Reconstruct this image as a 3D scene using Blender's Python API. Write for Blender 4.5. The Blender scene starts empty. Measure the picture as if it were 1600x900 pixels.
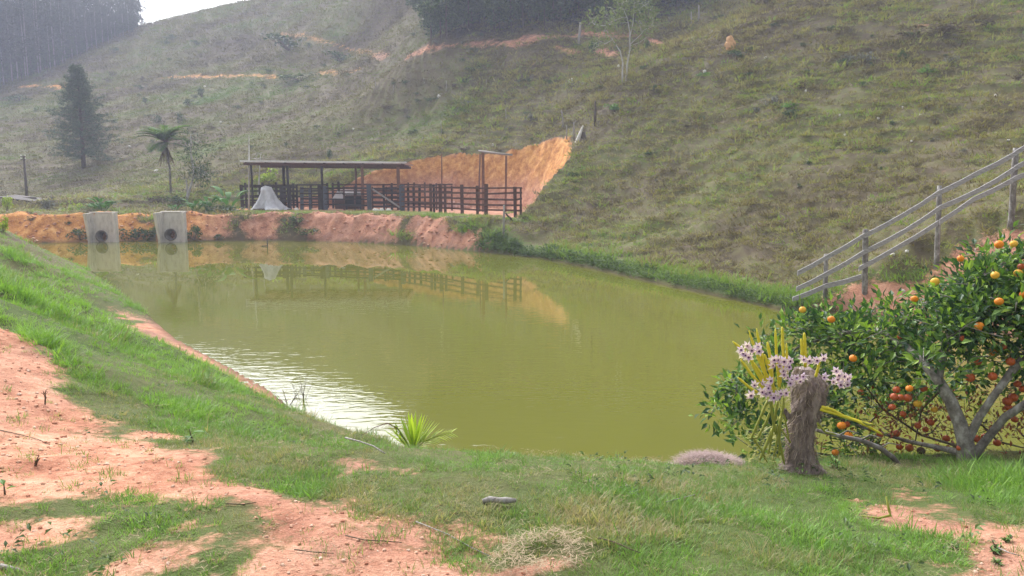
import bpy, math, random
import numpy as np
from mathutils import Vector, Matrix, Euler, Quaternion

random.seed(7)
RNG = np.random.default_rng(11)
scene = bpy.context.scene
COL = scene.collection
R = math.radians

# ------------------------------------------------------------------ camera
CZ = 3.7
PITCH = R(7.74)
FPX = 1250.0
cam_d = bpy.data.cameras.new('camera')
cam = bpy.data.objects.new('camera', cam_d); COL.objects.link(cam)
cam.location = (0, 0, CZ)
cam.rotation_euler = (R(90) - PITCH, 0, 0)
cam_d.sensor_width = 36; cam_d.lens = 36 * FPX / 1600
cam_d.clip_start = 0.05; cam_d.clip_end = 2000
scene.camera = cam

# ------------------------------------------------------------------ light
SUN_EL, SUN_AZ = R(42), R(-24)          # azimuth from +Y towards +X
world = bpy.data.worlds.new('World'); scene.world = world
world.use_nodes = True
wn = world.node_tree; wn.nodes.clear()
w_out = wn.nodes.new('ShaderNodeOutputWorld')
w_bg = wn.nodes.new('ShaderNodeBackground'); w_bg.inputs['Strength'].default_value = 0.11
w_sky = wn.nodes.new('ShaderNodeTexSky'); w_sky.sky_type = 'NISHITA'; w_sky.sun_disc = False
w_sky.sun_elevation = SUN_EL; w_sky.sun_rotation = SUN_AZ
w_sky.air_density = 1.0; w_sky.dust_density = 4.0; w_sky.ozone_density = 1.0
w_hsv = wn.nodes.new('ShaderNodeHueSaturation'); w_hsv.inputs['Saturation'].default_value = 0.25
w_mix = wn.nodes.new('ShaderNodeMixRGB'); w_mix.inputs['Fac'].default_value = 0.62
w_mix.inputs['Color2'].default_value = (8.2, 8.35, 8.9, 1)
# thin cloud is brighter round the veiled sun
w_tc = wn.nodes.new('ShaderNodeTexCoord'); w_dot = wn.nodes.new('ShaderNodeVectorMath'); w_dot.operation = 'DOT_PRODUCT'
w_dot.inputs[1].default_value = (math.sin(SUN_AZ) * math.cos(SUN_EL), math.cos(SUN_AZ) * math.cos(SUN_EL), math.sin(SUN_EL))
wn.links.new(w_tc.outputs['Generated'], w_dot.inputs[0])
w_mx = wn.nodes.new('ShaderNodeMath'); w_mx.operation = 'MAXIMUM'; w_mx.inputs[1].default_value = 0; wn.links.new(w_dot.outputs['Value'], w_mx.inputs[0])
w_pw = wn.nodes.new('ShaderNodeMath'); w_pw.operation = 'POWER'; w_pw.inputs[1].default_value = 7; wn.links.new(w_mx.outputs[0], w_pw.inputs[0])
w_ma = wn.nodes.new('ShaderNodeMath'); w_ma.operation = 'MULTIPLY_ADD'; w_ma.inputs[1].default_value = .70; w_ma.inputs[2].default_value = .085; wn.links.new(w_pw.outputs[0], w_ma.inputs[0])
wn.links.new(w_ma.outputs[0], w_bg.inputs['Strength'])
wn.links.new(w_sky.outputs[0], w_hsv.inputs['Color']); wn.links.new(w_hsv.outputs[0], w_mix.inputs['Color1'])
wn.links.new(w_mix.outputs[0], w_bg.inputs['Color']); wn.links.new(w_bg.outputs[0], w_out.inputs['Surface'])
sun_d = bpy.data.lights.new('sun', 'SUN'); sun_d.energy = 0.75; sun_d.angle = R(25); sun_d.color = (1, .95, .87)
sun = bpy.data.objects.new('sun', sun_d); COL.objects.link(sun)
sd_ = Vector((math.sin(SUN_AZ) * math.cos(SUN_EL), math.cos(SUN_AZ) * math.cos(SUN_EL), math.sin(SUN_EL)))
sun.rotation_euler = (-sd_).to_track_quat('-Z', 'Y').to_euler()
sun.location = sd_ * 60
scene.view_settings.view_transform = 'Standard'
scene.view_settings.look = 'None'
scene.view_settings.exposure = 0.55
scene.view_settings.gamma = 1
scene.cycles.volume_bounces = 1
scene.cycles.max_bounces = 6
scene.cycles.transparent_max_bounces = 8
scene.cycles.use_denoising = True
HAZE_DENSITY = 0.0012

# ------------------------------------------------------------------ projection helpers
cp, sp = math.cos(PITCH), math.sin(PITCH)
def ray(u, v):
    dx = (u - 800) / FPX; dy = (450 - v) / FPX
    yc = cp + dy * sp; zc = -sp + dy * cp
    return dx / yc, zc / yc
def P(u, v, Y):
    a, b = ray(u, v)
    return Vector((a * Y, Y, CZ + b * Y))
def onz(u, v, z):
    a, b = ray(u, v); Y = (z - CZ) / b
    return (a * Y, Y)

# ------------------------------------------------------------------ numpy noise
_T = np.random.default_rng(5).random((256, 256))
def vn(x, y, s=0):
    x = np.asarray(x, float) + s * 37.17; y = np.asarray(y, float) + s * 91.3
    xi = np.floor(x).astype(int); yi = np.floor(y).astype(int)
    fx = x - xi; fy = y - yi
    fx = fx * fx * (3 - 2 * fx); fy = fy * fy * (3 - 2 * fy)
    a = _T[xi & 255, yi & 255]; b = _T[(xi + 1) & 255, yi & 255]
    c = _T[xi & 255, (yi + 1) & 255]; d = _T[(xi + 1) & 255, (yi + 1) & 255]
    return (a * (1 - fx) + b * fx) * (1 - fy) + (c * (1 - fx) + d * fx) * fy
def fbm(x, y, o=4, s=0):
    t = 0; a = 1; n = 0
    for i in range(o):
        t = t + a * (vn(x * 2 ** i, y * 2 ** i, s + i) - .5); n += a; a *= .5
    return t / n * 2          # about -1..1
def sstep(a, b, x):
    t = np.clip((x - a) / (b - a), 0, 1); return t * t * (3 - 2 * t)

def polysd(x, y, poly):
    """signed distance, positive outside"""
    x = np.asarray(x, float); y = np.asarray(y, float)
    d2 = np.full(x.shape, 1e18); ins = np.zeros(x.shape, bool)
    n = len(poly)
    for i in range(n):
        ax, ay = poly[i]; bx, by = poly[(i + 1) % n]
        ex, ey = bx - ax, by - ay; L = ex * ex + ey * ey + 1e-12
        t = np.clip(((x - ax) * ex + (y - ay) * ey) / L, 0, 1)
        dx = x - ax - t * ex; dy = y - ay - t * ey
        d2 = np.minimum(d2, dx * dx + dy * dy)
        if abs(ey) > 1e-12:
            c = ((ay > y) != (by > y)) & (x < ex * (y - ay) / ey + ax)
            ins ^= c
    d = np.sqrt(d2)
    return np.where(ins, -d, d)
def smooth_poly(pts, k=4):
    out = []; n = len(pts)
    for i in range(n):
        p0, p1, p2, p3 = [np.array(pts[(i + j - 1) % n][:2], float) for j in range(4)]
        for q in range(k):
            t = q / k
            out.append(tuple(.5 * (2 * p1 + (p2 - p0) * t + (2 * p0 - 5 * p1 + 4 * p2 - p3) * t * t + (3 * p1 - p0 - 3 * p2 + p3) * t ** 3)))
    return out

# ------------------------------------------------------------------ plan of the place
shore = [(-33, 46.2), onz(0, 379, 0), onz(62, 380, 0), onz(160, 377, 0), onz(290, 377, 0), onz(450, 376, 0), onz(600, 381, 0), onz(700, 389, 0),
         onz(770, 396, 0), onz(850, 405, 0), onz(950, 426, 0), onz(1060, 451, 0), onz(1180, 476, 0), onz(1240, 489, 0),
         onz(1400, 500, 0), (11.9, 18.2), (14.5, 15.5), (15, 11.5), (12, 9.2), (8, 8.2), (5, 7.7), (2.6, 8.0), (.5, 8.6), (-1.5, 9.7),
         (-2.9, 11.4), onz(430, 620, 0), onz(400, 597, 0), onz(330, 560, 0), onz(258, 517, 0), onz(180, 452, 0), onz(118, 415, 0), (-24, 38.6), (-32.5, 42)]
POND = smooth_poly(shore, 4)
CUT = [(-20.5, 57), (-19.5, 52.5), (-14, 50.6), (-3, 45.0), (-.6, 43.6), (.35, 45.5), (.9, 49), (1.6, 52.2), (.9, 55.6), (-1.8, 58.6), (-5, 60.0), (-10, 60.3), (-14, 60.3), (-18, 61), (-20.5, 60)]
CUTP = smooth_poly(CUT, 2)
ctrl = []
def cpx(u, v, Y): p = P(u, v, Y); ctrl.append((p.x, p.y, p.z))
for q in shore[:15]: ctrl.append((q[0], q[1], 0.1))
for q in [(-9, -8, 2.15), (0, -8, 2.1), (10, -8, 2.2), (0, 0, 2.1), (0, 3, 2.1), (-3, 3, 2.12), (3, 3, 2.08), (-8, 3, 2.3), (9, 3, 2.1),
          (2.1, 5.4, 1.64), (2.1, 4.3, 1.86), (3.4, 5.8, 1.53), (5, 6.2, 1.55), (8, 6, 1.7), (.3, 6, 1.46), (1.25, 6, 1.46), (-.5, 6.5, 1.34), (-1.5, 7.3, 1.18), (-2.6, 8.4, 1.12), (-3, 6.6, 1.72), (-1.2, 5.2, 1.86), (-4.6, 9.5, 1.6), (-5.6, 9, 2.15), (-10.7, 16.8, 2.15),
          (-16.3, 25, 2.15), (-22, 33, 2.0), (-30, 42, 1.6), (-35, 49, 1.62), (-20, 50, 1.62), (-45, 35, 2.4), (-25, 10, 2.8), (-60, 10, 5), (-12, 57, 1.6), (-25, 58, 1.6),
          (-40, 62, 1.5), (-17, 49.3, 1.6), (-12, 48.5, 1.6), (-22, 54, 1.58), (-18, 56, 1.58), (-27, 51, 1.6), (-31, 49, 1.62), (-8, 47, 1.58), (-18, 60, 1.5), (-26, 37, 1.7), (15, 4, 2.2), (19, 9, 2.6), (22, 15, 3.2), (30, 3, 4), (60, 0, 8), (60, -8, 8), (-60, -8, 5)]:
    ctrl.append(q)
for q in [(950, 300, 45), (895, 216, 55), (830, 222, 60), (700, 233, 63.5), (600, 251, 63), (560, 268, 62.5), (975, 130, 60), (1240, 250, 38), (1240, 120, 49), (1240, 0, 61), (1600, 228, 31), (1600, 120, 41), (1600, 0, 53),
          (1585, 300, 21.8), (1468, 371, 22), (1352, 447, 22), (1290, 455, 22.4), (1430, 425, 20.6), (1590, 345, 19.6), (1060, 380, 33), (1100, 200, 47),
          (830, 335, 45), (760, 227, 63), (640, 242, 63.5), (530, 283, 62), (660, 75, 88), (850, 55, 82), (1060, 55, 76), (1100, 0, 86), (850, 0, 95), (850, -110, 115),
          (1100, -110, 102), (1350, -100, 85), (1600, -100, 68), (1900, -100, 60), (1900, 100, 42), (700, 180, 74), (600, 200, 77), (600, 130, 93), (450, 240, 73),
          (300, 250, 82), (0, 315, 74), (130, 258, 88), (0, 230, 100), (0, 146, 150), (0, 132, 184), (-150, 165, 150), (100, 98, 182), (200, 50, 185), (235, 38, 190), (300, 21, 195),
          (400, -1, 200), (560, -32, 185), (700, -130, 150), (400, 80, 150), (400, 125, 122), (200, 150, 132), (560, 75, 128), (540, 112, 112), (300, 180, 105), (140, 200, 110), (-300, 200, 150)]:
    cpx(*q)
for q in [(-150, 220, 32), (-110, 230, 38), (-60, 240, 44), (-190, 260, 35), (0, 250, 52), (60, 220, 60), (120, 150, 50), (120, 60, 30), (-240, 150, 22), (-240, 60, 8),
          (200, 100, 60), (250, 0, 40), (-250, -20, 8), (-200, 380, 30), (0, 400, 45), (200, 380, 60), (-350, 300, 30)]:
    ctrl.append(q)
ctrl = np.array(ctrl)
_c = 3.0
def _k(dx, dy): return np.sqrt(dx * dx + dy * dy + _c * _c)
_A = _k(ctrl[:, 0:1] - ctrl[:, 0], ctrl[:, 1:2] - ctrl[:, 1])
_Pm = np.c_[np.ones(len(ctrl)), ctrl[:, 0], ctrl[:, 1]]
_n = len(ctrl)
_M = np.zeros((_n + 3, _n + 3)); _M[:_n, :_n] = _A - np.eye(_n) * .02 * -1; _M[:_n, _n:] = _Pm; _M[_n:, :_n] = _Pm.T
_w = np.linalg.solve(_M, np.r_[ctrl[:, 2], 0, 0, 0])
def land(x, y):
    z = _w[_n] + _w[_n + 1] * x + _w[_n + 2] * y
    for i in range(_n):
        z = z + _w[i] * _k(x - ctrl[i, 0], y - ctrl[i, 1])
    return z

def make_grid():
    xs = [0.0]
    while xs[-1] < 300: xs.append(xs[-1] + max(.055, .0125 * xs[-1]))
    xs = np.array(xs); xs = np.r_[-xs[:0:-1], xs]
    ys = [-8.0]
    while ys[-1] < 430:
        y = ys[-1]; ys.append(y + (.3 if y < 1.5 else .16 if 57 < y < 66.5 else .2 if 46.5 < y < 51.5 else max(.05, .0085 * y)))
    return xs, np.array(ys)
XS, YS = make_grid()
GX, GY = np.meshgrid(XS, YS)
LAND = land(GX, GY)
_cr = land(XS, XS * 0 + 196)[None, :]
LAND = np.where(GY > 196, np.minimum(LAND, _cr - (GY - 196) * .16), LAND)      # the ridge falls away behind
SD = polysd(GX, GY, POND)
CD = polysd(GX, GY, CUTP)
# level terrace along the far bank
_ter = 1 - sstep(-.5, 3.5, polysd(GX, GY, [(-42, 46), (-28, 45), (-10, 44.5), (-1.5, 41.5), (-.6, 44), (-3, 52), (-18, 58), (-42, 56)]))
LAND = LAND * (1 - _ter) + (1.60 + .05 * fbm(GX * .4, GY * .4, 3, 2)) * _ter
# cut into the hillside and its level floor
wob = fbm(GX * .5, GY * .5, 3, 3) * .3
face = 1.58 + np.maximum(CD + wob, 0) * 1.75
lowcut = (CD < 14) & (GX > -17.5)
Z0 = np.where(lowcut, np.minimum(LAND, face), LAND)
Z0 = np.where(CD < 0, 1.58 + np.minimum(LAND - 1.58, 0) * .2, Z0)
cutmask = sstep(-.12, .12, LAND - face) * (CD > -1.2) * lowcut * ((GY > 57) | (GX > -2.5))
# bank slopes
farb = sstep(34, 40, GY) * (1 - sstep(-3, 2, GX))
leftb = 1 - sstep(-4, -1, GX)
nearb = 1 - sstep(9, 13, GY)
slope = .8 + farb * .35 + nearb * .3 - leftb * (1 - farb) * .18
sdw = SD + fbm(GX * .9, GY * .9, 3, 9) * (.10 + .15 * farb)
beach = sstep(12.2, 14, GY) * (1 - sstep(19.5, 22, GY)) * (GX < 0)
bank = np.maximum(sdw, 0) * slope + .02 - beach * np.clip(sdw, 0, 1.0) * (slope - .16)
k = .25
hh = np.clip(.5 + .5 * (bank - Z0) / k, 0, 1)
Z1 = bank * (1 - hh) + Z0 * hh - k * hh * (1 - hh) * .5
Z1 = np.where(SD < 0, np.maximum(-.9, sdw * .5) - .03, np.maximum(Z1, np.minimum(sdw * .3, .3)))
# small rise round the stump
Z1 = Z1 + .075 * np.exp(-((GX - 2.05) ** 2 + (GY - 5.4) ** 2) / .9) * (SD > 0)
# wooded hill beyond the ridge
_bh = np.clip(50.5 - np.maximum(GX + 124, 0) * 1.1, -5, 99) - np.maximum(238 - GY, 0) * .6
Z1 = np.where((GX < -60) & (GY > 198), np.maximum(Z1, _bh), Z1)
phase = ((Z0 * 1.9 + fbm(GX * .10, GY * .10, 4, 4) * 2.6) % 1.0)
# roughness of the ground
dist = np.sqrt(GX ** 2 + GY ** 2)
nearw = 1 - sstep(16, 26, dist)
hillw = sstep(.6, 2.5, SD) * (1 - (CD < .5)) * (1 - cutmask * .8) * sstep(18, 28, dist)
terr = -np.where(phase < .72, phase / .72, (1 - phase) / .28) * .20
fine = 1 - sstep(60, 120, dist) * .3
ZD = nearw * (fbm(GX * 1.1, GY * 1.1, 3, 1) * (.06 + .12 * sstep(-2, -5, GX) * sstep(5.5, 9, GY)) + fbm(GX * 5, GY * 5, 3, 2) * .018) * sstep(-.1, .5, SD)
ZD = ZD + hillw * (terr * (1 - sstep(90, 130, dist) * .3) + fbm(GX * .7, GY * .7, 4, 6) * .30 + fbm(GX * .06, GY * .06, 3, 7) * .5 * sstep(50, 90, dist))
ZD = ZD + farb * sstep(.1, .6, SD) * (1 - sstep(2.4, 3.2, SD)) * fbm(GX * 1.6, GY * 1.6, 4, 12) * .22
rill = np.abs(fbm(GX * 1.8, GY * .5, 3, 13))
ZD = ZD + cutmask * (-(.25 - rill) * .2 + fbm(GX * 2.6, GY * 2.6, 4, 14) * .2)

# ---- bare earth masks (plan polygons)
def gp(pts, z=2.05): return [onz(u, v, z) for u, v in pts]
bare_polys = [
    gp([(-260, 585), (-40, 592), (60, 606), (110, 640), (200, 672), (250, 704), (350, 756), (440, 792), (520, 800), (620, 822), (720, 858), (800, 898), (850, 990), (600, 1000), (620, 905), (560, 885), (430, 850), (330, 812), (210, 806), (90, 790), (0, 782), (-260, 780)]),
    gp([(-260, 520), (20, 528), (70, 560), (60, 590), (130, 612), (150, 640), (40, 640), (-260, 640)], 2.1),
    gp([(180, 625), (215, 618), (270, 628), (262, 648), (200, 650)], 2.05),
    gp([(235, 690), (290, 694), (308, 722), (262, 724)], 2.05),
    gp([(-100, 810), (60, 812), (90, 838), (20, 850), (-100, 850)], 2.1),
    gp([(0, 860), (100, 858), (90, 880), (0, 885)], 2.1),
    gp([(250, 830), (350, 838), (370, 872), (300, 882), (240, 865)], 2.1),
    gp([(430, 855), (560, 860), (640, 900), (560, 960), (420, 920)], 2.1),
    gp([(1300, 765), (1340, 768), (1352, 786), (1318, 788)], 1.9),
    gp([(1372, 750), (1415, 750), (1425, 764), (1390, 766)], 1.9),
    gp([(1360, 776), (1470, 778), (1515, 808), (1620, 810), (1900, 820), (1900, 1000), (1540, 1000), (1475, 895), (1450, 862), (1385, 838)], 1.92),
    gp([(800, 850), (870, 850), (880, 880), (820, 900), (790, 880)], 2.08),
    gp([(400, 655), (440, 668), (470, 700), (440, 705), (405, 680)], 1.9),
    gp([(520, 740), (590, 750), (600, 775), (540, 765)], 1.9),
]
WX = GX + fbm(GX * 1.7, GY * 1.7, 5, 20) * .42; WY = GY + fbm(GX * 1.7, GY * 1.7, 5, 25) * .42
bare = np.zeros(GX.shape)
nr = (np.abs(GX) < 22) & (GY < 24)
idx = np.where(nr)
for i, pl in enumerate(bare_polys):
    s = polysd(WX[idx], WY[idx], pl)
    wdt = .30 if i < 2 or i == 10 else .18
    m = 1 - sstep(-wdt, wdt, s)
    if i not in (0, 1, 10): m = m * .8
    bare[idx] = np.maximum(bare[idx], m)
# strip of dirt along the left shore, far bank face, dirt shoulder on the right under the fence
ls = (1 - sstep(.75, 1.15, SD + fbm(GX * 1.2, GY * 1.2, 4, 31) * .9)) * sstep(9.6, 12, GY) * (1 - sstep(19, 22, GY)) * (GX < 0)
bare = np.maximum(bare, ls)
bt = 2.2 + fbm(GX * .6, GY * .6, 3, 33) * .8 - 1.1 * sstep(-9, -3, GX)
fb = farb * (1 - sstep(bt - .3, bt + .3, SD)) * (SD > 0) * (1 - .75 * sstep(-3.5, .5, GX))
for gx_, gw_ in ((-16.6, .8), (-13.4, 1.3), (-6.2, 1.0), (-22.2, .5)):
    fb = fb * (1 - .85 * np.exp(-((GX - gx_ + fbm(GX, GY * 2, 3, 35) * 1.4) / gw_) ** 2))
bare = np.maximum(bare, fb)
bare = np.maximum(bare, cutmask)
yard = (1 - sstep(-1.2, .2, polysd(GX, GY, [(-21, 53.5), (-8, 52.5), (-1, 46.5), (.4, 48), (0, 58), (-7, 60.5), (-16, 62), (-21, 60)]) + fbm(GX * .5, GY * .5, 3, 37)))
bare = np.maximum(bare, yard * .9)
rs = 1 - sstep(-.5, .9, polysd(GX, GY, [(9.0, 21.9), (9.6, 22.1), (10.5, 21.7), (11.7, 21.5), (13.4, 21), (15.5, 20.5), (15.5, 17), (12.5, 17.5), (11.4, 19), (9.9, 20.4)]) + fbm(GX, GY, 3, 41) * .9)
bare = np.maximum(bare, rs * (SD > 0))

ZG = np.minimum(Z1, 56) + ZD
def bil(F, x, y):
    x = np.asarray(x, float); y = np.asarray(y, float)
    i = np.clip(np.searchsorted(XS, x) - 1, 0, len(XS) - 2); j = np.clip(np.searchsorted(YS, y) - 1, 0, len(YS) - 2)
    fx = np.clip((x - XS[i]) / (XS[i + 1] - XS[i]), 0, 1); fy = np.clip((y - YS[j]) / (YS[j + 1] - YS[j]), 0, 1)
    return (F[j, i] * (1 - fx) + F[j, i + 1] * fx) * (1 - fy) + (F[j + 1, i] * (1 - fx) + F[j + 1, i + 1] * fx) * fy
def H(x, y): return bil(ZG, x, y)
_YM = 2.0 * 1.006 ** np.arange(900)
def hit(u, v, ymin=0, F=None):
    """where the sight line through a point of the photograph meets the ground"""
    a, b = ray(u, v)
    Y = _YM[_YM > ymin]
    d = CZ + b * Y - bil(ZG if F is None else F, a * Y, Y)
    k = np.where(d < 0)[0]
    if len(k) == 0: return None
    k = k[0]
    if k > 0:
        t = d[k - 1] / (d[k - 1] - d[k]); y = Y[k - 1] + t * (Y[k] - Y[k - 1])
    else: y = Y[0]
    x = a * y
    return Vector((x, y, float(H(x, y))))
# faded clay roads and scars on the hillsides, drawn in plan
def line_mask(pts, w, am=1, wob=.8):
    global bare
    hp = [hit(*q) for q in pts]; hp = [(p.x, p.y) for p in hp if p is not None]
    out = np.full(GX.shape, 1e9)
    for (ax, ay), (bx, by) in zip(hp[:-1], hp[1:]):
        ex, ey = bx - ax, by - ay; L = ex * ex + ey * ey + 1e-9
        t = np.clip(((GX - ax) * ex + (GY - ay) * ey) / L, 0, 1)
        out = np.minimum(out, np.hypot(GX - ax - t * ex, GY - ay - t * ey))
    m = (1 - sstep(w * .4, w, out + fbm(GX * .3, GY * .3, 3, 45) * w * wob)) * am
    bare = np.maximum(bare, m)
line_mask([(30, 136), (100, 137)], 1.4, 0.62)
line_mask([(155, 139), (190, 137)], 1.12, 0.28)
line_mask([(255, 121), (300, 119), (430, 122)], 1.24, 0.56)
line_mask([(495, 113), (560, 110)], 1.0, 0.45)
line_mask([(440, 52), (500, 64), (560, 78), (600, 92)], .9, 0.46)
line_mask([(640, 88), (665, 76), (720, 70), (800, 66), (860, 56), (925, 52), (1000, 56)], .95, 0.55)
line_mask([(1015, 60), (1075, 62)], 1.1, 0.65)
line_mask([(870, 74), (900, 82)], 0.74, 0.50)
line_mask([(938, 80), (962, 86)], 0.99, 0.56)
line_mask([(1020, 72), (1050, 74)], 0.74, 0.31)
line_mask([(1430, 42), (1450, 38)], 0.56, 0.43)
line_mask([(1520, 22), (1600, 16)], 0.56, 0.37)
line_mask([(1150, 188), (1215, 185)], 0.31, 0.34)
line_mask([(1455, 268), (1480, 266)], 0.22, 0.31)
line_mask([(835, 100), (855, 103)], 0.50, 0.28)
WOOD = [(q.x, q.y) for q in [hit(u, v) for u, v in ((662, 66), (720, 56), (800, 50), (860, 40), (930, 34), (1010, 26), (1060, 16), (1110, 2), (1200, -60), (1200, -130), (700, -120), (664, 0))] if q is not None]
# ochre tint of the subsoil, lushness of the grass
ochre = cutmask * sstep(2.6, 4.6, Z1 + fbm(GX * .4, GY * .4, 3, 51) * 1.0)
ochre = np.maximum(ochre, farb * sstep(-22, -30, -(-GX)) * 0)
ochre = np.maximum(ochre, farb * (1 - sstep(-20.5, -17, GX)))
lush = .45 + fbm(GX * .22, GY * .22, 4, 61) * .55
lush = np.where(hillw > .2, .34 + fbm(GX * .09, GY * .14, 4, 63) * .75 + .14 * sstep(0, 20, GX) + (phase - .5) * .42, lush + .28 * nearw)
lush = np.maximum(lush, (1 - sstep(.5, 2.4, SD)) * (GX > -3) * (GY > 14) * 1.0)
_q = hit(1160, 28); lush = lush - .5 * np.exp(-((GX - _q.x) ** 2 / 90 + (GY - _q.y) ** 2 / 120)) * (GY > 40)
lush = np.clip(lush, 0, 1)
bare = np.clip(bare, 0, 1) * (SD > -.4)

# ------------------------------------------------------------------ mesh helpers
class MB:
    def __init__(s): s.v = []; s.f = []; s.m = []
    def add(s, vs, fs, mi=0):
        o = len(s.v); s.v += [tuple(q) for q in vs]; s.f += [tuple(i + o for i in f) for f in fs]; s.m += [mi] * len(fs)
    def tube(s, pts, rad, n=6, mi=0, cap=True, ph=0):
        pts = [Vector(p) for p in pts]
        if not hasattr(rad, '__len__'): rad = [rad] * len(pts)
        vs = []; up = None
        for i, p in enumerate(pts):
            t = (pts[min(i + 1, len(pts) - 1)] - pts[max(i - 1, 0)])
            t = t.normalized() if t.length > 1e-9 else Vector((0, 0, 1))
            if up is None: up = t.orthogonal().normalized()
            up = (up - t * up.dot(t)); up = up.normalized() if up.length > 1e-6 else t.orthogonal().normalized()
            w = t.cross(up)
            for k in range(n):
                a = 2 * math.pi * k / n + ph
                vs.append(p + (up * math.cos(a) + w * math.sin(a)) * rad[i])
        fs = [(i * n + k, i * n + (k + 1) % n, (i + 1) * n + (k + 1) % n, (i + 1) * n + k) for i in range(len(pts) - 1) for k in range(n)]
        if cap: fs += [tuple(range(n - 1, -1, -1)), tuple((len(pts) - 1) * n + k for k in range(n))]
        s.add(vs, fs, mi)
    def beam(s, a, b, w, h, mi=0, up=(0, 0, 1), jit=0):
        """rectangular bar from a to b: w across, h along up"""
        a = Vector(a); b = Vector(b); t = (b - a).normalized(); up = Vector(up)
        up = (up - t * up.dot(t)).normalized(); sd = t.cross(up)
        vs = []
        for p in (a, b):
            for x, y in ((-1, -1), (1, -1), (1, 1), (-1, 1)):
                vs.append(p + sd * (x * w / 2 + random.uniform(-jit, jit)) + up * (y * h / 2 + random.uniform(-jit, jit)))
        s.add(vs, [(3, 2, 1, 0), (4, 5, 6, 7), (0, 1, 5, 4), (1, 2, 6, 5), (2, 3, 7, 6), (3, 0, 4, 7)], mi)
    def blade(s, base, d, L, w, bend=.4, n=3, mi=0, droop=0, keel=0):
        """tapered leaf or grass blade starting along d"""
        p = Vector(base); d = Vector(d).normalized(); sd = d.cross(Vector((0, 0, 1)))
        sd = sd.normalized() if sd.length > .05 else Vector((random.uniform(-1, 1), random.uniform(-1, 1), 0)).normalized()
        vs = []; fs = []
        for i in range(n + 1):
            t = i / n; ww = w * (1 - t) ** .8 * .5 if i else w * .35
            if n >= 4: ww = w * .5 * (math.sin(math.pi * min(1, t * .93 + .07)) ** .8)
            if i == n: vs.append(p)
            else: vs += [p - sd * ww, p + sd * ww]
            h = Vector((d.x, d.y, 0)); h = h.normalized() if h.length > .01 else sd.orthogonal()
            d = (d + (h * bend - Vector((0, 0, droop + bend * .6))) / n).normalized()
            p = p + d * L / n
        for i in range(n):
            if i == n - 1: fs.append((2 * i, 2 * i + 1, 2 * i + 2))
            else: fs.append((2 * i, 2 * i + 1, 2 * i + 3, 2 * i + 2))
        s.add(vs, fs, mi)
    def leaf(s, p, d, nrm, L, w, mi=0, fold=.25):
        p = Vector(p); d = Vector(d).normalized(); nrm = Vector(nrm); sd = d.cross(nrm)
        sd = sd.normalized() if sd.length > 1e-3 else d.orthogonal().normalized(); nn = sd.cross(d)
        u = nn * (w * fold)
        s.add([p, p + d * L * .45 + sd * w * .5 + u, p + d * L - nn * L * .12, p + d * L * .45 - sd * w * .5 + u, p + d * L * .45], [(0, 4, 1), (1, 4, 2), (2, 4, 3), (3, 4, 0)], mi)
    def blob(s, c, r, nu=8, nv=5, mi=0, jit=.15, sq=(1, 1, 1), zmin=None):
        c = Vector(c); vs = []; fs = []
        for j in range(nv + 1):
            for i in range(nu):
                a = 2 * math.pi * i / nu; b = math.pi * j / nv
                q = Vector((math.sin(b) * math.cos(a) * sq[0], math.sin(b) * math.sin(a) * sq[1], math.cos(b) * sq[2])) * r * (1 + random.uniform(-jit, jit))
                if j in (0, nv): q = Vector((0, 0, (1 if j == 0 else -1) * r * sq[2]))
                if zmin is not None: q.z = max(q.z, zmin)
                vs.append(c + q)
        for j in range(nv):
            for i in range(nu):
                a, b = j * nu + i, j * nu + (i + 1) % nu
                if j == 0: fs.append((a, a + nu, b + nu))
                elif j == nv - 1: fs.append((a, a + nu, b))
                else: fs.append((a, a + nu, b + nu, b))
        s.add(vs, fs, mi)
    def mesh(s, name, mats, smooth=False):
        me = bpy.data.meshes.new(name)
        me.from_pydata([tuple(q) for q in s.v], [], s.f)
        for m in (mats if isinstance(mats, (list, tuple)) else [mats]): me.materials.append(m)
        me.polygons.foreach_set('material_index', s.m)
        if smooth: me.polygons.foreach_set('use_smooth', [True] * len(s.f))
        me.update(); return me
    def build(s, name, mats, parent=None, smooth=False, **kw):
        return ob(name, s.mesh(name, mats, smooth), parent, **kw)
def ob(name, me, parent=None, loc=None, rot=None, label=None, cat=None, group=None, kind=None, scale=None):
    o = bpy.data.objects.new(name, me); COL.objects.link(o)
    if parent is not None: o.parent = parent
    if loc is not None: o.location = loc
    if rot is not None: o.rotation_euler = rot
    if scale is not None: o.scale = scale if hasattr(scale, '__len__') else (scale,) * 3
    if label: o['label'] = label
    if cat: o['category'] = cat
    if group: o['group'] = group
    if kind: o['kind'] = kind
    return o
def thing(name, label, cat, loc=(0, 0, 0), rot=None, group=None, scale=None):
    return ob(name, None, None, loc, rot, label, cat, group, None, scale)

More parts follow.
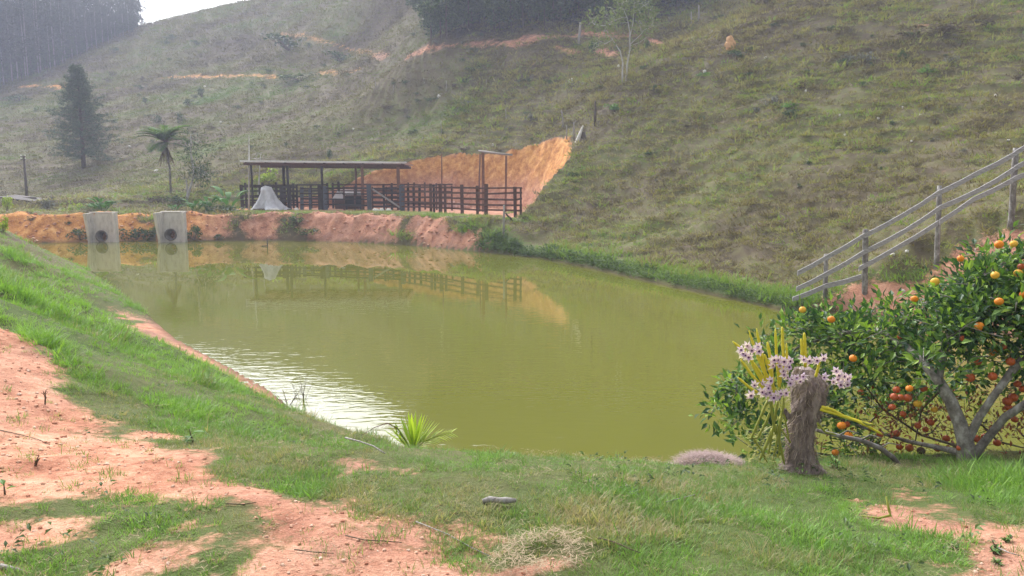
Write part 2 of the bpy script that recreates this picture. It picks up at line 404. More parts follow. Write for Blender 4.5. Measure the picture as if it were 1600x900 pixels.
# ------------------------------------------------------------------ materials
def L3(r, g, b): return (r, g, b, 1)
class NT:
    def __init__(s, name):
        s.m = bpy.data.materials.new(name); s.m.use_nodes = True; s.t = s.m.node_tree; s.t.nodes.clear()
        s.out = s.n('ShaderNodeOutputMaterial')
    def n(s, ty, **kw):
        x = s.t.nodes.new(ty)
        for k, v in kw.items(): setattr(x, k, v)
        return x
    def l(s, a, b): s.t.links.new(a, b)
    def noise(s, vec, scale, detail=4, rough=.55, dist=0):
        x = s.n('ShaderNodeTexNoise'); x.inputs['Scale'].default_value = scale; x.inputs['Detail'].default_value = detail
        x.inputs['Roughness'].default_value = rough; x.inputs['Distortion'].default_value = dist
        if vec is not None: s.l(vec, x.inputs['Vector'])
        return x.outputs['Fac']
    def ramp(s, fac, stops):
        x = s.n('ShaderNodeValToRGB'); e = x.color_ramp.elements
        while len(e) < len(stops): e.new(.5)
        for i, (p, c) in enumerate(stops): e[i].position = p; e[i].color = c if len(c) == 4 else (*c, 1)
        s.l(fac, x.inputs[0]); return x.outputs['Color']
    def mix(s, f, a, b, ty='MIX'):
        x = s.n('ShaderNodeMixRGB', blend_type=ty)
        for i, q in enumerate((f, a, b)):
            if hasattr(q, 'is_linked') or hasattr(q, 'links'): s.l(q, x.inputs[i])
            elif i == 0: x.inputs[0].default_value = q
            else: x.inputs[i].default_value = q if len(q) == 4 else (*q, 1)
        return x.outputs[0]
    def math(s, op, a, b=None, c=None, clamp=False):
        x = s.n('ShaderNodeMath', operation=op); x.use_clamp = clamp
        for i, q in enumerate((a, b, c)):
            if q is None: continue
            if isinstance(q, (int, float)): x.inputs[i].default_value = q
            else: s.l(q, x.inputs[i])
        return x.outputs[0]
    def attr(s, name, ty='GEOMETRY'):
        x = s.n('ShaderNodeAttribute', attribute_name=name, attribute_type=ty); return x.outputs['Fac']
    def obj(s): return s.n('ShaderNodeTexCoord').outputs['Object']
    def scalev(s, v, sc):
        x = s.n('ShaderNodeMapping'); x.inputs['Scale'].default_value = sc; s.l(v, x.inputs['Vector']); return x.outputs[0]
    def bsdf(s, col, rough=.8, spec=.3, bump=None, bs=.3, bd=.02):
        x = s.n('ShaderNodeBsdfPrincipled'); x.inputs['Roughness'].default_value = rough
        x.inputs['Specular IOR Level'].default_value = spec
        if hasattr(col, 'links'): s.l(col, x.inputs['Base Color'])
        else: x.inputs['Base Color'].default_value = col if len(col) == 4 else (*col, 1)
        if bump is not None:
            b = s.n('ShaderNodeBump'); b.inputs['Strength'].default_value = bs; b.inputs['Distance'].default_value = bd
            s.l(bump, b.inputs['Height']); s.l(b.outputs[0], x.inputs['Normal'])
        return x
    def done(s, sh): s.l(sh.outputs[0], s.out.inputs['Surface']); return s.m

def mat_simple(name, c1, c2, scale=8, rough=.85, stretch=(1, 1, 1), bs=.4, bd=.01, c3=None, spec=.25):
    t = NT(name); v = t.scalev(t.obj(), stretch)
    n = t.noise(v, scale, 6, .65); stops = [(.3, c1), (.68, c2)]
    if c3: stops = [(.28, c1), (.5, c2), (.7, c3)]
    return t.done(t.bsdf(t.ramp(n, stops), rough, spec, t.noise(v, scale * 2.5, 5, .6), bs, bd))
def mat_leaf(name, cols, inst=False, trans=.35, rough=.5, spec=.35, isl=True):
    """leaves and blades: colour varies from one leaf to the next"""
    t = NT(name)
    if inst:
        f = t.attr('tint', 'INSTANCER')
        if isl:
            g = t.n('ShaderNodeNewGeometry').outputs['Random Per Island']
            f = t.math('MULTIPLY_ADD', t.math('SUBTRACT', g, .5), .35, f, clamp=True)
    else:
        f = t.n('ShaderNodeNewGeometry').outputs['Random Per Island']
        if not isl: f = t.noise(t.obj(), 3, 3)
    k = len(cols)
    c = t.ramp(f, [((i + .02) / max(1, k - 1) if i < k - 1 else 1, q) for i, q in enumerate(cols)])
    b = t.bsdf(c, rough, spec)
    if trans:
        tr = t.n('ShaderNodeBsdfTranslucent'); t.l(t.mix(1, c, (1.0, 1.1, .55), 'MULTIPLY'), tr.inputs[0])
        m = t.n('ShaderNodeMixShader'); m.inputs[0].default_value = trans
        t.l(b.outputs[0], m.inputs[1]); t.l(tr.outputs[0], m.inputs[2]); return t.done(m)
    return t.done(b)

def terrain_mat():
    t = NT('ground_cover'); v = t.obj()
    n1 = t.noise(v, .35, 5, .6); n2 = t.noise(v, 2.2, 6, .65); n3 = t.noise(v, 14, 5, .7); n4 = t.noise(v, 60, 3, .7)
    lush = t.attr('lush'); bare_ = t.attr('bare'); och = t.attr('ochre'); hill = t.attr('hill')
    f = t.math('ADD', lush, t.math('MULTIPLY', t.math('SUBTRACT', n2, .5), 1.3), clamp=True)
    g_near = t.ramp(f, [(0, (.20, .15, .085)), (.4, (.15, .145, .06)), (1, (.09, .14, .035))])
    g_hill = t.ramp(f, [(0, (.12, .09, .06)), (.35, (.15, .13, .065)), (.7, (.145, .155, .052)), (1, (.10, .17, .04))])
    g = t.mix(hill, g_near, g_hill)
    g = t.mix(t.math('MULTIPLY', n3, .55), g, (.06, .052, .03), 'MIX')
    d1 = t.ramp(t.math('MULTIPLY_ADD', t.math('SUBTRACT', n3, .5), .7, n2), [(.28, (.27, .105, .06)), (.46, (.44, .20, .12)), (.60, (.57, .295, .185)), (.8, (.68, .42, .29))])
    d2 = t.ramp(t.math('MULTIPLY_ADD', t.math('SUBTRACT', n3, .5), .7, n2), [(.28, (.27, .105, .035)), (.48, (.50, .22, .065)), (.62, (.64, .34, .11)), (.8, (.74, .48, .22))])
    d1 = t.mix(t.math('MULTIPLY_ADD', t.math('SUBTRACT', t.noise(v, .8, 4, .6), .5), 3.0, .30, clamp=True), d1, t.mix(n3, (.22, .105, .075), (.46, .25, .18)))
    d = t.mix(och, d1, d2)
    d = t.mix(t.math('MULTIPLY', t.math('GREATER_THAN', n4, .63), .35), d, (.72, .5, .38))
    e = t.math('MULTIPLY_ADD', t.math('SUBTRACT', t.math('ADD', n2, n3), 1.0), 1.1, bare_)
    e = t.math('MULTIPLY_ADD', t.math('SUBTRACT', e, .45), 3.2, .5, clamp=True)
    c = t.mix(e, g, d)
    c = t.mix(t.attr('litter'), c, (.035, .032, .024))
    wet = t.attr('wet')
    c = t.mix(t.math('MULTIPLY', wet, .65), c, (.10, .06, .035))
    h = t.math('ADD', t.math('MULTIPLY', n3, 1.0), t.math('MULTIPLY', n4, .35))
    return t.done(t.bsdf(c, .95, .12, h, .9, .035))
M_TERR = terrain_mat()

# ------------------------------------------------------------------ the ground sheet, cut into its named pieces
wet = (1 - sstep(.02, .3, SD)) * 1.0
ny, nx = GX.shape
e1 = np.gradient(ZG, axis=1) / np.gradient(GX, axis=1); e2 = np.gradient(ZG, axis=0) / np.gradient(GY, axis=0)
NRM = np.stack([-e1, -e2, np.ones_like(ZG)], -1); NRM /= np.linalg.norm(NRM, axis=-1, keepdims=True)
region = np.zeros(GX.shape, int)                                   # 0 ground near
region[(GX > 2.5) & (GY > 16.5)] = 1                                # hillside
region[(GY > 41.5)] = 1
region[(GY > 70) & (GX < -6 + (GY - 70) * .12)] = 2                     # far hillside
region[(CD < 0)] = 3                                                # yard
region[(farb > .4) & (SD < 3.2) & (GX < 0)] = 4                      # far pond bank
region[(cutmask > .3)] = 5
region[(SD < -.12)] = 6
rq = region[:-1, :-1]
names = {0: 'ground', 1: 'hillside', 2: 'distant_hillside', 3: 'farmyard_ground', 4: 'earth_bank', 5: 'earth_cutting', 6: 'pond_bed'}
flat = {k: F.ravel() for k, F in dict(x=GX, y=GY, z=ZG, bare=bare, ochre=ochre, lush=lush, hill=sstep(.1, .6, hillw + (GY > 41)), wet=wet).items()}
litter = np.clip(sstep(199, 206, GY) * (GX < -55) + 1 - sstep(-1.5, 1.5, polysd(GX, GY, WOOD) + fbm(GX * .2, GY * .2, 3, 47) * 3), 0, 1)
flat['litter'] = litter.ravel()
NF = NRM.reshape(-1, 3)
for rid, nm in names.items():
    j, i = np.where(rq == rid)
    q = np.stack([j * nx + i, j * nx + i + 1, (j + 1) * nx + i + 1, (j + 1) * nx + i], 1)
    used, inv = np.unique(q.ravel(), return_inverse=True)
    me = bpy.data.meshes.new(nm)
    me.vertices.add(len(used)); me.vertices.foreach_set('co', np.stack([flat['x'][used], flat['y'][used], flat['z'][used]], 1).ravel())
    nf = len(q); me.loops.add(nf * 4); me.loops.foreach_set('vertex_index', inv.astype(np.int32).ravel())
    me.polygons.add(nf); me.polygons.foreach_set('loop_start', np.arange(nf, dtype=np.int32) * 4)
    me.polygons.foreach_set('use_smooth', np.ones(nf, bool))
    me.update(calc_edges=True)
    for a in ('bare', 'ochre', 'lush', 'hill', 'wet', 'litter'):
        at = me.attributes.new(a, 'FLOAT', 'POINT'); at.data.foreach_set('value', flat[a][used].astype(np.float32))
    me.normals_split_custom_set_from_vertices(NF[used].tolist())
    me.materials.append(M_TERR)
    ob(nm, me, kind='structure')

# ------------------------------------------------------------------ water
def water_mat():
    t = NT('pond_water'); v = t.obj()
    a = t.noise(t.scalev(v, (1.0, 2.7, 1)), 2.5, 1, .5, .5); b = t.noise(t.scalev(v, (1.0, 2.2, 1)), 6, 2, .6, .3)
    sep = t.n('ShaderNodeSeparateXYZ'); t.l(v, sep.inputs[0])
    patch = t.noise(v, .22, 3, .5)
    near = t.math('MULTIPLY_ADD', sep.outputs[1], -.05, 1.45, clamp=True)
    h = t.math('MULTIPLY', t.math('ADD', a, t.math('MULTIPLY', b, .25)), t.math('MULTIPLY', near, t.math('MULTIPLY_ADD', patch, 2.0, -.35, clamp=True)))
    c = t.ramp(t.noise(t.scalev(v, (1, .5, 1)), .13, 4, .5), [(.3, (.112, .116, .017)), (.7, (.130, .132, .023))])
    s = t.bsdf(c, .015, .5, h, .17, .04); s.inputs['IOR'].default_value = 1.33
    return t.done(s)
mb = MB()
pw = POND
xs_, ys_ = [p[0] for p in pw], [p[1] for p in pw]
cxp, cyp = -2.0, 24.0
ring = []
for p in pw:
    d = Vector((p[0] - cxp, p[1] - cyp, 0)); ring.append(Vector((p[0], p[1], 0)))
wsd = [(-34, 50), (-34, 30), (-12, 9), (-3, 7), (16, 6), (18, 20), (10, 28), (2, 44), (-10, 50)]
mb.add([(x, y, 0) for x, y in wsd], [tuple(range(len(wsd)))])
mb.build('pond_water', water_mat(), kind='structure')

# ------------------------------------------------------------------ scattering
def scatter(name, pts, scl, rz, protos, tint, tilt=None, pick=None, **kw):
    """many small real pieces standing at given world points"""
    n = len(pts); me = bpy.data.meshes.new(name); me.vertices.add(n)
    me.vertices.foreach_set('co', np.asarray(pts, np.float32).ravel())
    a = me.attributes.new('scl', 'FLOAT_VECTOR', 'POINT')
    scl = np.asarray(scl); scl = np.repeat(scl[:, None], 3, 1) if scl.ndim == 1 else scl
    a.data.foreach_set('vector', scl.astype(np.float32).ravel())
    rot = np.zeros((n, 3), np.float32); rot[:, 2] = rz
    if tilt is not None: rot[:, :2] = tilt
    a = me.attributes.new('rot', 'FLOAT_VECTOR', 'POINT'); a.data.foreach_set('vector', rot.ravel())
    a = me.attributes.new('tint', 'FLOAT', 'POINT'); a.data.foreach_set('value', np.asarray(tint, np.float32))
    a = me.attributes.new('pick', 'INT', 'POINT')
    a.data.foreach_set('value', (RNG.integers(0, len(protos), n) if pick is None else pick).astype(np.int32))
    o = ob(name, me, **kw)
    c = bpy.data.collections.new(name + '_pieces')
    for i, m in enumerate(protos): c.objects.link(bpy.data.objects.new(name + '_piece', m))
    g = bpy.data.node_groups.new(name + '_scatter', 'GeometryNodeTree')
    g.interface.new_socket('Geometry', in_out='INPUT', socket_type='NodeSocketGeometry')
    g.interface.new_socket('Geometry', in_out='OUTPUT', socket_type='NodeSocketGeometry')
    N = g.nodes.new; gi = N('NodeGroupInput'); go = N('NodeGroupOutput')
    ip = N('GeometryNodeInstanceOnPoints'); ci = N('GeometryNodeCollectionInfo'); ci.inputs['Collection'].default_value = c
    ci.inputs['Separate Children'].default_value = True; ci.inputs['Reset Children'].default_value = True
    ip.inputs['Pick Instance'].default_value = True
    def na(nm, ty):
        x = N('GeometryNodeInputNamedAttribute'); x.data_type = ty; x.inputs['Name'].default_value = nm
        return [q for q in x.outputs if q.enabled and q.name == 'Attribute'][0]
    g.links.new(gi.outputs[0], ip.inputs['Points']); g.links.new(ci.outputs[0], ip.inputs['Instance'])
    g.links.new(na('scl', 'FLOAT_VECTOR'), ip.inputs['Scale']); g.links.new(na('rot', 'FLOAT_VECTOR'), ip.inputs['Rotation'])
    g.links.new(na('pick', 'INT'), ip.inputs['Instance Index']); g.links.new(ip.outputs[0], go.inputs[0])
    m = o.modifiers.new('scatter', 'NODES'); m.node_group = g
    return o
def wedge(n, d0, d1, margin=.74, extra=1.6, p=1.0):
    """sample the ground in front of the viewer, thinning out with distance"""
    if p == 1: d = d0 * (d1 / d0) ** RNG.random(n)
    else: d = (d0 ** (1 - p) + RNG.random(n) * (d1 ** (1 - p) - d0 ** (1 - p))) ** (1 / (1 - p))
    x = RNG.uniform(-1, 1, n) * (margin * d + extra)
    return x, d
def tuft(n, h, spread, w, bend=.5, lean=.5, hv=.5, seg=3, seed=0, flat=0):
    random.seed(seed); m = MB()
    for _ in range(n):
        a = random.uniform(0, 2 * math.pi); r = spread * math.sqrt(random.random())
        b = (r * math.cos(a), r * math.sin(a), -.01)
        a2 = a + random.gauss(0, .8); l = random.uniform(.1, 1) * lean
        m.blade(b, (math.cos(a2) * l, math.sin(a2) * l, 1 - flat), h * random.uniform(1 - hv, 1 + hv * .4), w * random.uniform(.7, 1.2), bend * random.uniform(.2, 1.3), seg)
    return m
G_NEAR = mat_leaf('grass_blades', [(.42, .34, .19), (.27, .30, .11), (.145, .25, .06), (.175, .335, .06), (.27, .43, .08)], inst=True, trans=.4, rough=.55, spec=.3)
G_HILL = mat_leaf('pasture_blades', [(.11, .085, .055), (.24, .19, .12), (.31, .27, .12), (.27, .30, .09), (.20, .31, .065)], inst=True, trans=.3, rough=.7, spec=.15)
near_pr = [tuft(16, .10, .07, .0075, .7, .7, .5, 3, s).mesh('tuft', G_NEAR) for s in range(5)]
tall_pr = [tuft(26, .12, .09, .0075, .9, .7, .45, 4 if 0 else 3, 20 + s).mesh('tuft', G_NEAR) for s in range(4)]
hill_pr = [tuft(20, .26, .26, .035, .9, 1.0, .5, 2, 40 + s).mesh('tuft', G_HILL) for s in range(5)]
G_FAR = mat_leaf('far_pasture_blades', [(.09, .075, .05), (.17, .14, .085), (.22, .20, .09), (.19, .22, .075), (.16, .25, .06)], inst=True, trans=.2, rough=.8, spec=.1)
far_pr = [tuft(16, .5, .7, .11, .9, 1.1, .5, 2, 60 + s).mesh('tuft', G_FAR) for s in range(4)]

# near grass
x, y = wedge(190000, 2.6, 44)
b = bil(bare, x, y); s_ = bil(SD, x, y); lu = bil(lush, x, y)
ng = (b + fbm(x * 3, y * 3, 3, 70) * .45 + RNG.uniform(-.1, .35, len(x)) ** 3 * 7 < .44) & (s_ > .02) & ~((x > 2.5) & (y > 17)) & (bil(farb, x, y) < .4)
ng &= RNG.random(len(x)) < np.clip(.70 + fbm(x * 1.9, y * 1.9, 4, 71) * 1.7, .38, 1)
x, y, lu, s_ = x[ng], y[ng], lu[ng], s_[ng]
tallm = sstep(.02, .42, fbm(x * .45, y * .45, 3, 72) + .35 * sstep(3.0, .4, s_) - .12)
for hx, hy, hr in [(*onz(395, 640, 1.7), .75), (*onz(300, 590, 1.9), .6), (*onz(110, 480, 2), 1.5), (*onz(330, 335 + 235, 1.5), .8), (*onz(1570, 745, 1.8), .6), (*onz(20, 430, 2.1), 2)]:
    tallm = np.maximum(tallm, 1 - sstep(.3, 1, np.hypot(x - hx, y - hy) / hr))
dd = np.hypot(x, y)
grow = np.clip(dd / 6, .9, 2.3) ** .8 * (1 + .35 * (dd < 4.6) * RNG.random(len(dd)))
pick = np.where(RNG.random(len(x)) < tallm * .5, RNG.integers(5, 9, len(x)), RNG.integers(0, 5, len(x)))
sc = grow * np.clip(np.exp(RNG.normal(-.36, .38, len(x))), .3, 1.6) * (.50 + .42 * tallm) * (1 + .35 * fbm(x * 2.5, y * 2.5, 3, 74)) * (.72 + .4 * np.clip(.5 + fbm(x * 1.9, y * 1.9, 4, 71) * 1.7, 0, 1))
shy = (x < 0) & (y > 10.5) & (y < 21) & (s_ < 2.3); pick = np.where(shy, pick % 5, pick); sc = np.where(shy, sc * .62, sc)
pale = fbm(x * .8, y * .8, 4, 73)
tint = np.clip(.64 + pale * .75 + fbm(x * 3.2, y * 3.2, 2, 75) * .35 + (lu - .6) * .3 + tallm * .22 + RNG.normal(0, .17, len(x)), 0.0, .98)
scatter('grass', np.stack([x, y, H(x, y) - .005], 1), sc, RNG.uniform(0, 6.28, len(x)), near_pr + tall_pr, tint, tilt=RNG.normal(0, .15, (len(x), 2)), pick=pick, kind='stuff')
# pasture on the right hillside
x, y = wedge(190000, 19, 100, .80, 4, .6)
ok = (bil(SD, x, y) > .35) & ((x > 2) | (y > 41)) & (bil(CD, x, y) > .6) & (bil(bare, x, y) + fbm(x, y, 3, 80) * .4 < .45)
ok &= ~((y > 70) & (x < -6 + (y - 70) * .12)) & (RNG.random(len(x)) < np.clip(.75 + fbm(x * .5, y * .5, 3, 81), .2, 1))
x, y = x[ok], y[ok]
lu = bil(lush, x, y); sdv = bil(SD, x, y)
edge = 1 - sstep(.8, 2.2, sdv)
sc = np.clip(y / 40, .65, 1.9) * np.clip(np.exp(RNG.normal(-.25, .42, len(x))), .3, 1.9) * (1 + .35 * edge)
sc = np.stack([sc, sc, sc * (.75 + .35 * edge) * (1 - .25 * sstep(25, 60, y))], 1)
tint = np.clip(.41 + (lu - .35) * .75 + fbm(x * 1.1, y * 2.4, 4, 82) * .6 + edge * .3 + RNG.normal(0, .2, len(x)), 0, 1)
scatter('pasture_grass', np.stack([x, y, H(x, y) - .02], 1), sc, RNG.uniform(0, 6.28, len(x)), hill_pr, tint, tilt=RNG.normal(0, .15, (len(x), 2)), kind='stuff')
# far hillside
x, y = wedge(100000, 66, 260, .78, 5, .5)
ok = (y > 70) & (x < -2 + (y - 70) * .14) & (bil(bare, x, y) + fbm(x * .4, y * .4, 3, 83) * .3 < .5)
x, y = x[ok], y[ok]; lu = bil(lush, x, y)
sc = np.clip(y / 110, .8, 2.0) * RNG.uniform(.5, 1.2, len(x))
sc = np.stack([sc, sc, sc * .7], 1)
tint = np.clip(.42 + (lu - .35) * .6 + fbm(x * .25, y * .25, 4, 84) * .55 + RNG.normal(0, .08, len(x)), 0, 1)
scatter('distant_pasture_grass', np.stack([x, y, H(x, y) - .04], 1), sc, RNG.uniform(0, 6.28, len(x)), far_pr, tint, kind='stuff')
# ------------------------------------------------------------------ shared materials
M_PALEWOOD = mat_simple('weathered_wood', (.15, .13, .115), (.30, .275, .25), 9, .85, (6, 6, 1), .6, .01, (.40, .38, .36))
M_GREYRAIL = mat_simple('silvered_boards', (.17, .16, .16), (.34, .325, .33), 7, .85, (1.2, 5, 7), .5, .006, (.45, .43, .44))
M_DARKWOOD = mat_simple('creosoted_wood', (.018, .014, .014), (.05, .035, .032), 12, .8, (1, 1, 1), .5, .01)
M_BROWNWOOD = mat_simple('brown_boards', (.055, .025, .018), (.13, .065, .045), 10, .85, (1, 1, 1), .5, .01)
M_REDWOOD = mat_simple('reddish_posts', (.10, .045, .028), (.24, .115, .07), 10, .85, (3, 3, 1), .5, .01)
M_BLUEWOOD = mat_simple('bluish_posts', (.035, .04, .05), (.11, .12, .145), 10, .85, (3, 3, 1), .5, .01)
M_BARKPALE = mat_simple('pale_bark', (.09, .08, .07), (.20, .18, .165), 12, .9, (1, 1, .5), .7, .01, (.40, .39, .37))
M_TREEPALE = mat_simple('pale_tree_bark', (.22, .21, .19), (.42, .40, .37), 9, .9, (1, 1, .5), .6, .01, (.55, .54, .51))
M_BARKDARK = mat_simple('dark_bark', (.05, .038, .028), (.14, .11, .085), 14, .9, (1, 1, .35), .8, .012)
M_TWIG = mat_simple('twigs', (.06, .045, .03), (.15, .115, .075), 20, .9)
M_CONC = mat_simple('cast_concrete', (.36, .33, .29), (.60, .56, .51), 2.6, .9, (2, 2, .8), .35, .01, (.68, .64, .59))
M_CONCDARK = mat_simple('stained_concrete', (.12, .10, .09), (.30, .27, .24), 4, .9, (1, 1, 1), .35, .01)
M_ROCK = mat_simple('pink_rock', (.26, .13, .10), (.50, .30, .24), 5, .9, (1, 1, 1), .8, .03, (.62, .45, .38))
M_PALESTONE = mat_simple('pale_stone', (.55, .52, .46), (.78, .76, .72), 9, .9)
M_CLAYLUMP = mat_simple('clay_mound', (.50, .26, .11), (.72, .45, .24), 5, .95, (1, 1, 1), .8, .05)
M_ROOF = mat_simple('fibre_cement_sheet', (.58, .57, .58), (.80, .80, .82), 2, .8, (1, 3, 1))
M_BLACK = mat_simple('dark_void', (.006, .006, .006), (.015, .013, .012), 4, .95)

def arr(me_or_none): return me_or_none
def tri_noise(p, s=1.0): return (fbm(np.array([p.x * s + p.z * .7]), np.array([p.y * s - p.z * .4]), 3, 90)[0])

# ------------------------------------------------------------------ tree growing
def grow(limbs, targets, step=.12, r_tip=.004, gam=2.3, sag=.04, rmin=.0):
    """limbs: polylines [(point, radius)...]; every target is joined to the nearest branch. returns (MB of wood, tip points with directions)"""
    pos = []; par = []; rad = []
    for L in limbs:
        pts = [Vector(p) for p, r in L]; rr = [r for p, r in L]; last = -1
        if pos:
            d = [(q - pts[0]).length for q in pos]; k = int(np.argmin(d))
            if d[k] < .35: last = k
        for i in range(len(pts) - 1):
            seg = max(1, int((pts[i + 1] - pts[i]).length / step))
            for s in range(seg):
                t = s / seg; pos.append(pts[i].lerp(pts[i + 1], t)); rad.append(rr[i] * (1 - t) + rr[i + 1] * t); par.append(last); last = len(pos) - 1
        pos.append(pts[-1]); rad.append(rr[-1]); par.append(last)
    n0 = len(pos); P_ = np.array([tuple(p) for p in pos]); tips = []
    base = pos[0]
    T = sorted([Vector(t) for t in targets], key=lambda t: min((t - q).length for q in pos[::3]))
    for t in T:
        d = np.linalg.norm(P_ - np.array(t), axis=1) + (P_[:, 2] - t.z).clip(0) * .3
        k = int(np.argmin(d)); a = pos[k]; L = (t - a).length
        if L < step * .5: continue
        seg = max(1, int(L / (step * 1.6))); last = k
        off = Vector((random.gauss(0, 1), random.gauss(0, 1), random.gauss(0, 1))) * L * .12
        new = []
        for s in range(1, seg + 1):
            u = s / seg; q = a.lerp(t, u) + off * math.sin(math.pi * u) + Vector((0, 0, -sag * L * math.sin(math.pi * u)))
            pos.append(q); rad.append(0); par.append(last); last = len(pos) - 1; new.append(tuple(q))
        P_ = np.vstack([P_, new]); tips.append((t, (t - pos[par[last]]).normalized()))
    n = len(pos); w = [0.0] * n
    kids = [[] for _ in range(n)]
    for i in range(n):
        if par[i] >= 0: kids[par[i]].append(i)
    for i in range(n - 1, -1, -1):
        if not kids[i]: w[i] = 1
        if par[i] >= 0: w[par[i]] += w[i]
    for i in range(n0, n): rad[i] = max(rmin, r_tip * w[i] ** (1 / gam))
    m = MB(); done = set()
    for i in range(n):
        starts = [i] if par[i] < 0 else []
        if par[i] >= 0:
            sib = kids[par[i]]
            if i != max(sib, key=lambda q: rad[q]): starts = [i]
        for s in starts:
            ch = [s]; 
            while kids[ch[-1]]: ch.append(max(kids[ch[-1]], key=lambda q: rad[q]))
            pts = [pos[q] for q in ch]; rr = [rad[q] for q in ch]
            if par[s] >= 0: pts = [pos[par[s]]] + pts; rr = [min(rad[par[s]], rr[0] * 1.1)] + rr
            big = max(rr)
            if len(pts) > 1: m.tube(pts, rr, 10 if big > .05 else (6 if big > .015 else 4), cap=True)
    return m, tips
def ell_targets(ells, n, shell=.35):
    out = []
    vol = [rx * ry * rz for c, rx, ry, rz in ells]; tot = sum(vol)
    for (c, rx, ry, rz), v in zip(ells, vol):
        for _ in range(max(1, int(n * v / tot))):
            q = Vector((random.gauss(0, 1), random.gauss(0, 1), random.gauss(0, 1))).normalized() * (random.uniform(shell, 1) ** .6)
            out.append(Vector(c) + Vector((q.x * rx, q.y * ry, q.z * rz)))
    return out
def leaf_cloud(m, tips, n, L, w, spread, updir=.3, mi=0):
    for t, d in tips:
        for _ in range(n):
            q = Vector((random.gauss(0, 1), random.gauss(0, 1), random.gauss(0, 1)))
            p = t + q * spread - d * random.random() * spread * 1.5
            dd = (d * .6 + q.normalized() + Vector((0, 0, updir * .5))).normalized()
            nr = (Vector((random.gauss(0, .6), random.gauss(0, .6), 1))).normalized()
            m.leaf(p, dd, nr, L * random.uniform(.6, 1.15), w * random.uniform(.7, 1.1), mi)
def quads(m, c, r, n, s, sq=(1, 1, 1), mi=0, hollow=.3, asp=.55):
    """loose leaf-sized faces through a volume"""
    c = Vector(c)
    for _ in range(n):
        q = Vector((random.gauss(0, 1), random.gauss(0, 1), random.gauss(0, 1))).normalized() * (random.uniform(hollow, 1) ** .5) * r
        p = c + Vector((q.x * sq[0], q.y * sq[1], q.z * sq[2]))
        a = Vector((random.gauss(0, 1), random.gauss(0, 1), random.gauss(0, .6))).normalized()
        b = a.cross(Vector((random.gauss(0, 1), random.gauss(0, 1), random.gauss(0, 1)))).normalized()
        z = s * random.uniform(.5, 1.2)
        m.add([p - a * z, p + b * z * asp, p + a * z, p - b * z * asp], [(0, 1, 2, 3)], mi)

# ------------------------------------------------------------------ concrete pipe outfalls in the far bank
def outfall(label, u0, u1, vtop, pu, pv, wing_left, face_extra):
    yb = 47.75                                     # plane of the headwall
    x0 = P(u0, 350, yb).x; x1 = P(u1, 350, yb).x
    zt = P(u0, vtop, yb).z; c = P(pu, pv, yb - .1)
    r = thing('pipe_outfall', label, 'pipe outfall', ((x0 + x1) / 2, yb, 0))
    o = Vector(((x0 + x1) / 2, yb, 0)); x0 -= o.x; x1 -= o.x; cx = c.x - o.x
    rr = .30
    # wall with a round hole
    m = MB(); K = 28; th = .16; box = [(x0, -.35), (x1, -.35), (x1, zt), (x0, zt)]
    def onbox(a):
        dx, dz = math.cos(a), math.sin(a); ts = []
        if dx > 1e-9: ts.append((x1 - cx) / dx)
        if dx < -1e-9: ts.append((x0 - cx) / dx)
        if dz > 1e-9: ts.append((zt - c.z) / dz)
        if dz < -1e-9: ts.append((-.35 - c.z) / dz)
        t = min(ts); return cx + dx * t, c.z + dz * t
    vs = []
    for yy in (-.1, th - .1):
        for k in range(K):
            a = 2 * math.pi * k / K + .013; bx, bz = onbox(a)
            vs += [(cx + rr * math.cos(a), yy, c.z + rr * math.sin(a)), (bx, yy, bz)]
    fs = []
    for k in range(K):
        a, b = 2 * k, 2 * ((k + 1) % K); q = 2 * K
        fs += [(a, a + 1, b + 1, b), (q + b, q + b + 1, q + a + 1, q + a), (a + q, a, b, b + q), (a + 1, a + 1 + q, b + 1 + q, b + 1)]
    m.add(vs, fs); m.build('headwall', M_CONC, r)
    m = MB()
    ring = []
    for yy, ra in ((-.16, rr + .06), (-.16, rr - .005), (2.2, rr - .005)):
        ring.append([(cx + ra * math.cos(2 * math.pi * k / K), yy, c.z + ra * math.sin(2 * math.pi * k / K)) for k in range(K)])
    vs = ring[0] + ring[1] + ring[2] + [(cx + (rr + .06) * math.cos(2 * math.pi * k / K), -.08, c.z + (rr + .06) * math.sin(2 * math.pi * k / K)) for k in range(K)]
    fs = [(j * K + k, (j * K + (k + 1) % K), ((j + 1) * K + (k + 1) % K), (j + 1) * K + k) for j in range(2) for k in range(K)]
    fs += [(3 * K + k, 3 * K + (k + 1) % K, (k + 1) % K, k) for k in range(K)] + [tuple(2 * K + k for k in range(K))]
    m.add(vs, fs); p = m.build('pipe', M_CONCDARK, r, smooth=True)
    # wing walls running out towards the water
    for side, xx, out in ((-1, x0, wing_left), (1, x1, .35)):
        m = MB(); w = .15; a, b = (xx - w, xx - .003) if side < 0 else (xx + .003, xx + w)
        prof = [(.06, -.35), (.06, zt + .01), (-out, zt + .01), (-.25 - out * .25, -.35)]
        vs = [(a, y_, z_) for y_, z_ in prof] + [(b, y_, z_) for y_, z_ in prof]
        m.add(vs, [(0, 1, 2, 3), (7, 6, 5, 4), (0, 4, 5, 1), (1, 5, 6, 2), (2, 6, 7, 3), (3, 7, 4, 0)])
        m.build('wing_wall', M_CONC, r)
    for k, zz in enumerate((zt - .48, zt - .92)):          # shutter board joints left proud on the face
        m = MB(); m.beam((x0 + .01, -.106, zz), (x1 - .01, -.106, zz + .01), .012, .022, jit=.003); m.build('board_joint', M_CONC, r)
    m = MB(); m.beam((x0 - .18, -.02, zt + .045), (x1 + .18, -.02, zt + .045), .26, .06, jit=.004); m.build('coping', M_CONC, r)
    return r
outfall('concrete pipe outfall at the left end of the orange bank', 147, 180, 333, 159, 369, .9, 0)
